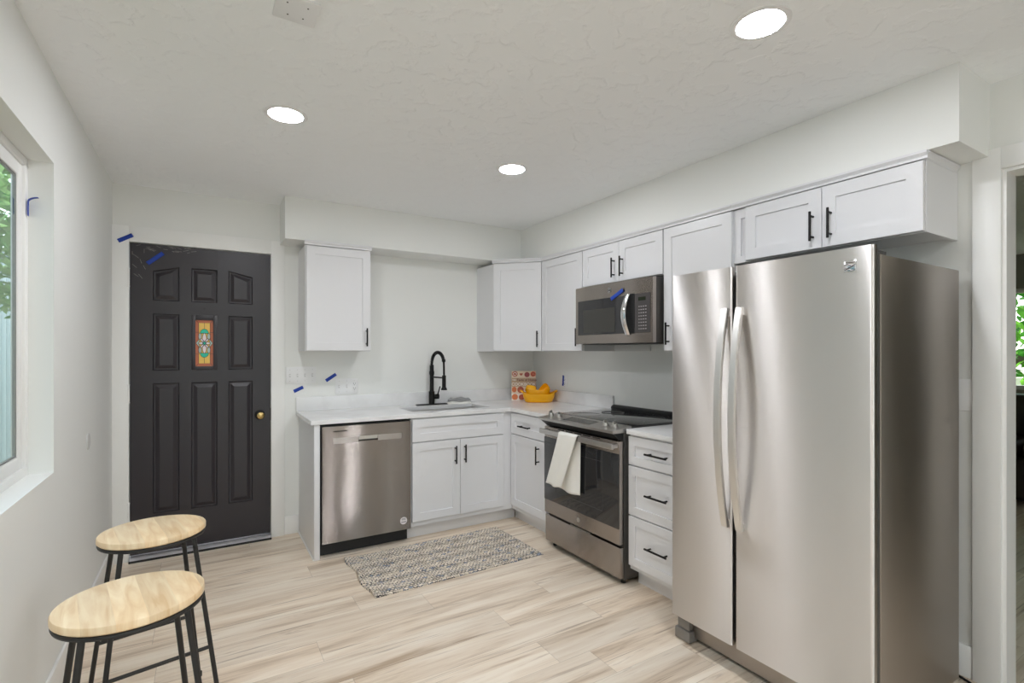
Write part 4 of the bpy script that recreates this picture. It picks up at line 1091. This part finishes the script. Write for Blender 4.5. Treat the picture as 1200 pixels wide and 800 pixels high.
# ------------------------------------------------------------------ rug
def rug_mat():
    m = mat('woven_rug', srgb(190, 180, 165), 0.95)
    tc = N(m, 'ShaderNodeTexCoord'); sp = N(m, 'ShaderNodeSeparateXYZ'); L(m, tc.outputs['Object'], sp.inputs[0])
    def mth(op, a, b=None):
        n = N(m, 'ShaderNodeMath', operation=op)
        for i, v in enumerate((a, b)):
            if v is None: continue
            if isinstance(v, (int, float)): n.inputs[i].default_value = v
            else: L(m, v, n.inputs[i])
        return n.outputs[0]
    PX, PY = 0.030, 0.0165
    yr = mth('MULTIPLY', sp.outputs[1], 1 / PY); r_ = mth('FLOOR', yr)
    xr = mth('ADD', mth('MULTIPLY', sp.outputs[0], 1 / PX), mth('MULTIPLY', r_, 0.5)); cc = mth('FLOOR', xr)
    cv = N(m, 'ShaderNodeCombineXYZ'); L(m, r_, cv.inputs[0]); L(m, cc, cv.inputs[1])
    wn = N(m, 'ShaderNodeTexWhiteNoise', noise_dimensions='2D'); L(m, cv.outputs[0], wn.inputs['Vector'])
    c2 = N(m, 'ShaderNodeCombineXYZ'); L(m, mth('ADD', r_, 0.5), c2.inputs[0]); L(m, mth('ADD', cc, 71.5), c2.inputs[1])
    w2 = N(m, 'ShaderNodeTexWhiteNoise', noise_dimensions='2D'); L(m, c2.outputs[0], w2.inputs['Vector'])
    def ramp(src, cols):
        r = N(m, 'ShaderNodeValToRGB'); r.color_ramp.interpolation = 'CONSTANT'; e = r.color_ramp.elements
        e[0].position = 0; e[0].color = (*srgb(*cols[0][1]), 1); e[1].position = cols[1][0]; e[1].color = (*srgb(*cols[1][1]), 1)
        for p, c in cols[2:]:
            k = e.new(p); k.color = (*srgb(*c), 1)
        L(m, src, r.inputs[0]); return r.outputs[0]
    yarn = ramp(wn.outputs['Value'], [(0, (226, 215, 198)), (0.22, (212, 200, 184)), (0.45, (234, 223, 207)), (0.68, (200, 190, 177)), (0.82, (220, 207, 188)), (0.95, (150, 156, 168))])
    gap = ramp(w2.outputs['Value'], [(0, (62, 60, 64)), (0.20, (92, 100, 118)), (0.38, (120, 112, 104)), (0.62, (186, 174, 158)), (0.8, (84, 78, 74))])
    fy, fx = mth('FRACT', yr), mth('FRACT', xr)
    g1 = mth('LESS_THAN', fy, 0.27); g2 = mth('LESS_THAN', fx, 0.12)
    mx = N(m, 'ShaderNodeMix', data_type='RGBA'); L(m, mth('MULTIPLY', mth('MAXIMUM', g1, g2), 1.0), mx.inputs[0])
    L(m, yarn, mx.inputs[6]); L(m, gap, mx.inputs[7]); L(m, mx.outputs[2], B(m).inputs['Base Color'])
    add_bump(m, 400, 0.4, 0.002)
    return m
M['rug'] = rug_mat()
def rug():
    b = MB(); x0, x1 = -0.575, 0.575; hy = 0.312
    sm = lambda t: t
    def top(u, v):
        x = x0 + (x1 - x0) * u; y = -hy + 2 * hy * v
        k = min(1, min(u * 1.15, (1 - u) * 1.15, v * 0.62, (1 - v) * 0.62) / 0.012)
        wv = 0.0026 * math.cos(2 * PI * x / 0.024 + PI * math.floor((y + 5) / 0.0145)) + 0.0016 * math.cos(2 * PI * y / 0.0145)
        z = 0.003 + 0.0075 * math.sqrt(k) + wv * k
        # wavy short edge, curling up a little on the left
        x += 0.010 * math.sin(v * 11 + 1) * max(0, 1 - u * 6)
        z += 0.012 * max(0, 1 - u / 0.05) * (0.5 + 0.5 * math.sin(v * 14 + 0.5))
        y += 0.003 * math.sin(2 * PI * x / 0.028) * max(0, 1 - min(v, 1 - v) / 0.03)
        return Vector((x, y, z))
    b.grid(top, 300, 150)
    def bot(u, v):
        p = top(u, v); return Vector((p.x, p.y, max(0.0004, p.z - 0.012) if u < 0.05 else 0.0004))
    b.grid(bot, 300, 150)
    return close_rim(b)
rg_ = rug().build('rug', 'rug', ang=80, loc=(1.367, 3.105, 0.0), rotz=R(1.0))
tag(rg_, 'woven grey and beige rug on the floor before the sink', 'rug')

# ------------------------------------------------------------------ counter objects
ck = thing('cookbook', 'cream and orange cookbook standing in the counter corner', 'book', (2.515, 3.935, CT1 + 0.0008), R(-31.25))
tilt = Matrix.Rotation(R(-7), 4, 'X')
BW, BH, BT = 0.226, 0.272, 0.022
M['cover'] = mat('cookbook_cover', srgb(226, 206, 180), 0.35); M['pages'] = mat('book_pages', srgb(238, 230, 215), 0.8)
M['ink1'] = mat('cookbook_rust', srgb(176, 84, 52), 0.4); M['ink2'] = mat('cookbook_red', srgb(150, 48, 52), 0.4); M['ink3'] = mat('cookbook_tan', srgb(188, 158, 128), 0.4)
M['ink4'] = mat('cookbook_white', srgb(240, 232, 222), 0.4); M['ink5'] = mat('cookbook_orange', srgb(214, 116, 60), 0.4); M['ink6'] = mat('cookbook_brown', srgb(110, 62, 44), 0.4)
b = MB(); b.box(-BW / 2, BW / 2, 0.0, 0.0025, 0, BH, M4=tilt); b.box(-BW / 2, BW / 2, BT - 0.0025, BT, 0, BH, M4=tilt); b.box(-BW / 2, -BW / 2 + 0.003, 0.0025, BT - 0.0025, 0, BH, M4=tilt)
cv_ = b.build('cover', 'cover', ck)
MB().box(-BW / 2 + 0.0032, BW / 2 - 0.004, 0.0027, BT - 0.0027, 0.003, BH - 0.004, M4=tilt).build('pages', 'pages', ck)
def disc(bq, x, z, r, mi, y=-0.0006, n=24, sz=1.0):
    bq.prism([(x + r * math.cos(2 * PI * k / n), z + sz * r * math.sin(2 * PI * k / n)) for k in range(n)], y, -0.0001, 'y', mi=mi, M4=tilt)
b = MB()
b.box(-BW / 2 + 0.001, BW / 2 - 0.001, -0.0003, 0, 0.128, 0.208, mi=2, M4=tilt)
disc(b, -0.082, 0.244, 0.026, 0); disc(b, 0.03, 0.238, 0.024, 1); disc(b, 0.087, 0.243, 0.025, 4)
for a in range(6): disc(b, -0.082 + 0.014 * math.cos(a), 0.244 + 0.014 * math.sin(a), 0.005, 3, -0.0009)
for a in range(6): disc(b, 0.087 + 0.014 * math.cos(a + 0.5), 0.243 + 0.014 * math.sin(a + 0.5), 0.006, 1, -0.0009)
hp = []
for k in range(28):
    tt = 2 * PI * k / 28; hp.append((-0.024 + 0.00095 * 16 * math.sin(tt) ** 3, 0.241 + 0.00095 * (13 * math.cos(tt) - 5 * math.cos(2 * tt) - 2 * math.cos(3 * tt) - math.cos(4 * tt))))
b.prism(hp, -0.0006, -0.0001, 'y', mi=0, M4=tilt)
disc(b, -0.088, 0.100, 0.022, 4, sz=1.2); disc(b, -0.03, 0.098, 0.03, 0); disc(b, 0.05, 0.10, 0.03, 1); disc(b, 0.095, 0.10, 0.018, 4)
b.box(-BW / 2 + 0.001, BW / 2 - 0.001, -0.0003, 0, 0.0, 0.062, mi=3, M4=tilt)
disc(b, -0.082, 0.032, 0.028, 4); disc(b, -0.02, 0.03, 0.026, 0); disc(b, 0.05, 0.032, 0.028, 1)
b.build('cover_print', [M['ink1'], M['ink2'], M['ink3'], M['ink4'], M['ink5'], M['ink6']], cv_)
rx = Matrix.Rotation(R(90), 4, 'X')
text_mesh('cover_title', 'Taste of Home', 0.030, 'ink6', cv_, tilt @ Matrix.Translation((0.026, -0.0009, 0.188)) @ rx, 0.0003)
text_mesh('cover_title', 'THE', 0.018, 'ink4', cv_, tilt @ Matrix.Translation((-0.09, -0.0009, 0.188)) @ rx, 0.0003)
text_mesh('cover_title', 'COOKBOOK', 0.0385, 'ink4', cv_, tilt @ Matrix.Translation((0.0, -0.0009, 0.148)) @ rx, 0.0003)

def dish(name, lx, ly, h, rise, label, loc, rot, handles=True, wall=0.006, group=None):
    e = thing(name, label, 'dish', loc, 0, group); e.rotation_euler = rot
    b = MB(); n = 56
    def prof(u, v):
        th = 2 * PI * u; c_, s_ = math.cos(th), math.sin(th)
        rim = h + rise * abs(c_) ** 3
        # v 0 bottom centre .. 0.25 bottom edge .. 0.6 rim outer .. 0.65 rim inner .. 0.9 inner floor .. 1 centre
        if v < 0.2: k = v / 0.2 * 0.74; z = 0.0; kk = k
        elif v < 0.55: q = (v - 0.2) / 0.35; kk = 0.74 + 0.26 * math.sin(q * PI / 2); z = rim * (1 - math.cos(q * PI / 2)) if q < 1 else rim
        elif v < 0.62: q = (v - 0.55) / 0.07; kk = 1.0; z = rim
        else: kk = 0; z = 0
        return kk, z, rim, c_, s_
    outer = [(0.0, 0.0), (0.5, 0.0), (0.74, 0.0), (0.80, 0.03), (0.86, 0.15), (0.91, 0.35), (0.955, 0.62), (0.985, 0.85), (1.0, 0.97)]
    inner = [(1.0, 1.0), (0.975, 0.99), (0.95, 0.9), (0.91, 0.62), (0.86, 0.38), (0.79, 0.2), (0.7, 0.11), (0.4, 0.09), (0.0, 0.09)]
    al = outer + inner
    def fn(u, v):
        k = min(len(al) - 1, int(round(v * (len(al) - 1)))); rr, zz = al[k]
        th = 2 * PI * u; c_, s_ = math.cos(th), math.sin(th); rim = h + rise * abs(c_) ** 4
        pw = 0.75
        cx = math.copysign(abs(c_) ** pw, c_); sy = math.copysign(abs(s_) ** pw, s_)
        return Vector((lx * rr * cx, ly * rr * sy, rim * zz))
    b.grid(fn, n, len(al), closed_u=True)
    bmesh.ops.remove_doubles(b.bm, verts=b.bm.verts[:], dist=1e-5)
    bmesh.ops.recalc_face_normals(b.bm, faces=b.bm.faces[:])
    b.build('bowl', 'yellow', e, ang=70)
    if handles:
        for sx in (-1, 1):
            pts = [(sx * (lx * 0.96 + 0.02 * math.sin(a)), ly * 0.42 * math.cos(a), (h + rise) * (0.90 + 0.1 * math.sin(a))) for a in [PI * k / 16 for k in range(17)]]
            MB().tube(pts, 0.0075, 10).build('handle', 'yellow', e)
    return e
by = R(-31.25)
gd = 'yellow baking dishes nested on the counter'
dish('baking_dish', 0.148, 0.095, 0.076, 0.026, 'largest yellow oval baking dish with loop handles, holding the others', (2.558, 3.755, CT1), (0, 0, by), True, group=gd)
dish('baking_dish', 0.112, 0.068, 0.055, 0.014, 'middle yellow oval dish nested flat inside the largest one', (2.545, 3.758, CT1 + 0.052), (R(-4), R(4), by), False, group=gd)
dish('ramekin', 0.052, 0.045, 0.044, 0.0, 'small yellow dish tipped on the left of the nested stack', (2.500, 3.785, CT1 + 0.140), (R(160), R(10), by), False, group=gd)
dish('ramekin', 0.058, 0.048, 0.046, 0.0, 'small yellow dish tipped on edge at the right of the nested stack', (2.620, 3.728, CT1 + 0.092), (R(30), R(-50), by), False, group=gd)

# ------------------------------------------------------------------ wall plates, tape, ceiling plate
def plate_back(x0, x1, z0, z1, label, gangs):
    e = thing('switch_plate', label, 'switch plate', ((x0 + x1) / 2, YB, (z0 + z1) / 2), 0)
    w_, h_ = (x1 - x0) / 2, (z1 - z0) / 2
    MB().box(-w_, w_, -0.006, 0.0, -h_, h_, 0.003).build('plate', 'plate', e)
    n = len(gangs)
    for i, g in enumerate(gangs):
        x = -w_ + (i + 0.5) * 2 * w_ / n
        if g == 's':
            MB().box(x - 0.0055, x + 0.0055, -0.0066, -0.0055, -0.012, 0.012).build('toggle_slot', 'slotgrey', e)
            MB().box(x - 0.004, x + 0.004, -0.016, -0.006, -0.004, 0.006, 0.001).build('toggle', 'plate', e)
        elif g == 'o':
            MB().box(x - 0.017, x + 0.017, -0.0075, -0.0055, -0.034, 0.034, 0.001).build('outlet', 'plate', e)
            b = MB()
            for zz in (-0.018, 0.018):
                b.box(x - 0.0085, x - 0.0055, -0.0079, -0.0073, zz - 0.002, zz + 0.007); b.box(x + 0.0055, x + 0.0085, -0.0079, -0.0073, zz - 0.002, zz + 0.007)
                b.cyl((x, -0.0079, zz - 0.009), (x, -0.0073, zz - 0.009), 0.0032, seg=10)
            b.build('slot', 'slot', e)
        b = MB()
        for zz in (-0.042, 0.042): b.cyl((x, -0.0066, zz), (x, -0.0058, zz), 0.0028, seg=10)
        b.build('screw', 'slotgrey', e)
    return e
plate_back(0.520, 0.732, 1.122, 1.248, 'wide white four switch plate beside the black door', 'ssss')
plate_back(0.874, 1.051, 1.030, 1.152, 'white three gang plate with two switches and an outlet', 'sso')
e = plate_back(0, 0.12, 0, 0.13, 'white switch plate on the wall beside the refrigerator', 's')
e.location = (XR, 0.868, 1.180); e.rotation_euler = (0, 0, RW)
e = plate_back(0, 0.075, 0, 0.115, 'white outlet plate on the wall behind the yellow dishes', 'o')
e.location = (XR, 3.60, 1.10); e.rotation_euler = (0, 0, RW)

def tape(label, loc, ln, wd, ang, rotz=0.0, curl=0.004, ref='painter_tape'):
    """strip lying on a surface that faces -y in local axes; ends lift slightly"""
    b = MB(); ca, sa = math.cos(ang), math.sin(ang)
    def P(u, v):
        a = (u - 0.5) * ln; c_ = (v - 0.5) * wd
        y = -0.0012 - curl * max(0, abs(u - 0.5) * 2 - 0.55) ** 2 * 4
        return Vector((a * ca - c_ * sa, y, a * sa + c_ * ca))
    b.grid(P, 16, 4)
    o = b.build(ref, 'tape', loc=loc, rotz=rotz, ang=80)
    sm = o.modifiers.new('thickness', 'SOLIDIFY'); sm.thickness = 0.0006; sm.offset = 0
    return tag(o, label, 'tape', 'strips of blue painter tape')
tape('blue tape strip on the white casing at the upper door corner', (-0.436, YB - 0.018, 2.097), 0.088, 0.025, R(32))
tape('blue tape strip stuck on the black door above its panels', (-0.279, YD, 1.983), 0.115, 0.026, R(42))
tape('blue tape strip on the wall just above the counter end', (0.607, YB, 1.080), 0.072, 0.025, R(25))
tape('blue tape strip on the wall between the two switch plates', (0.843, YB, 1.163), 0.090, 0.025, R(34))
tape('blue tape strip upright on the wall behind the yellow dishes', (XR - 0.0085, 3.615, 1.108), 0.092, 0.022, R(86), RW, 0.003)
tape('blue tape strip slanting across the microwave front', (2.336 - 0.0155, 2.492, 1.739), 0.125, 0.026, R(24), RW, 0.003)
# loose curled strip at the window jamb
b = MB(); pts = []
def P(u, v):
    a = u * 2.6
    x = 0.004 + 0.035 * (1 - math.cos(max(0, a - 1.2))) ; z = -0.035 + 0.075 * math.sin(min(a, 1.57)) * 0.75 + 0.018 * math.sin(max(0, a - 1.3))
    return Vector((x, (v - 0.5) * 0.02, z))
b.grid(P, 18, 4)
o = b.build('painter_tape', 'tape', loc=(XL - 0.074, WY1 - 0.02, 1.915), ang=80)
sm = o.modifiers.new('thickness', 'SOLIDIFY'); sm.thickness = 0.0006; sm.offset = 0
tag(o, 'curled blue tape strip hanging at the window frame', 'tape', 'strips of blue painter tape')

cpz = thing('ceiling_cover_plate', 'square white blank cover plate on the ceiling', 'cover plate', (0.250, 1.732, ZC))
MB().box(-0.064, 0.064, -0.064, 0.064, -0.007, 0.0, 0.003).build('plate', 'plate', cpz)
b = MB()
for x, y in ((-0.022, 0.030), (0.024, 0.030), (0.03, -0.03), (-0.03, -0.03)): b.cyl((x, y, -0.0078), (x, y, -0.0068), 0.0026, seg=10)
b.build('screw', 'slot', cpz)
wp = thing('wall_bumper', 'small round white knob bumper on the left wall', 'bumper', (XL, 3.312, 0.908))
MB().lathe([(0, 0.006), (0.03, 0.006), (0.040, 0.004), (0.043, 0)], 32, Matrix.Rotation(R(90), 4, 'Y')).build('disc', 'slotgrey', wp)

# ------------------------------------------------------------------ recessed ceiling lamps
def lamp(loc, label, lit=True, group='round ceiling lamps'):
    e = thing('ceiling_lamp', label, 'lamp', loc, 0, group)
    MB().lathe([(0.0735, -0.0035), (0.080, -0.005), (0.092, -0.0025), (0.094, 0.0)], 48).build('trim_ring', 'plate', e)
    MB().lathe([(0, -0.004), (0.0733, -0.004), (0.0733, -0.001), (0, -0.001)], 48).build('lens', 'led' if lit else 'ledoff', e)
    return e
l1 = lamp((1.577, 1.01, ZC), 'lit round ceiling lamp nearest the refrigerator')
dup(l1, (0.32, 2.53, ZC), 'lit round ceiling lamp before the black door')
dup(l1, (1.566, 2.581, ZC), 'lit round ceiling lamp before the range and sink')
dup(l1, (0.32, 1.01, ZC), 'lit round ceiling lamp above the stools, overhead of the camera')
for x in (0.32, 1.57):
    for y in (-0.55,): dup(l1, (x, y, ZC), 'added round ceiling lamp behind the camera, unseen, for fill light')  # extra lamps added out of view to fill the room
lamp((1.62, 3.965, 2.152), 'unlit round lamp set under the soffit above the sink', False, None)
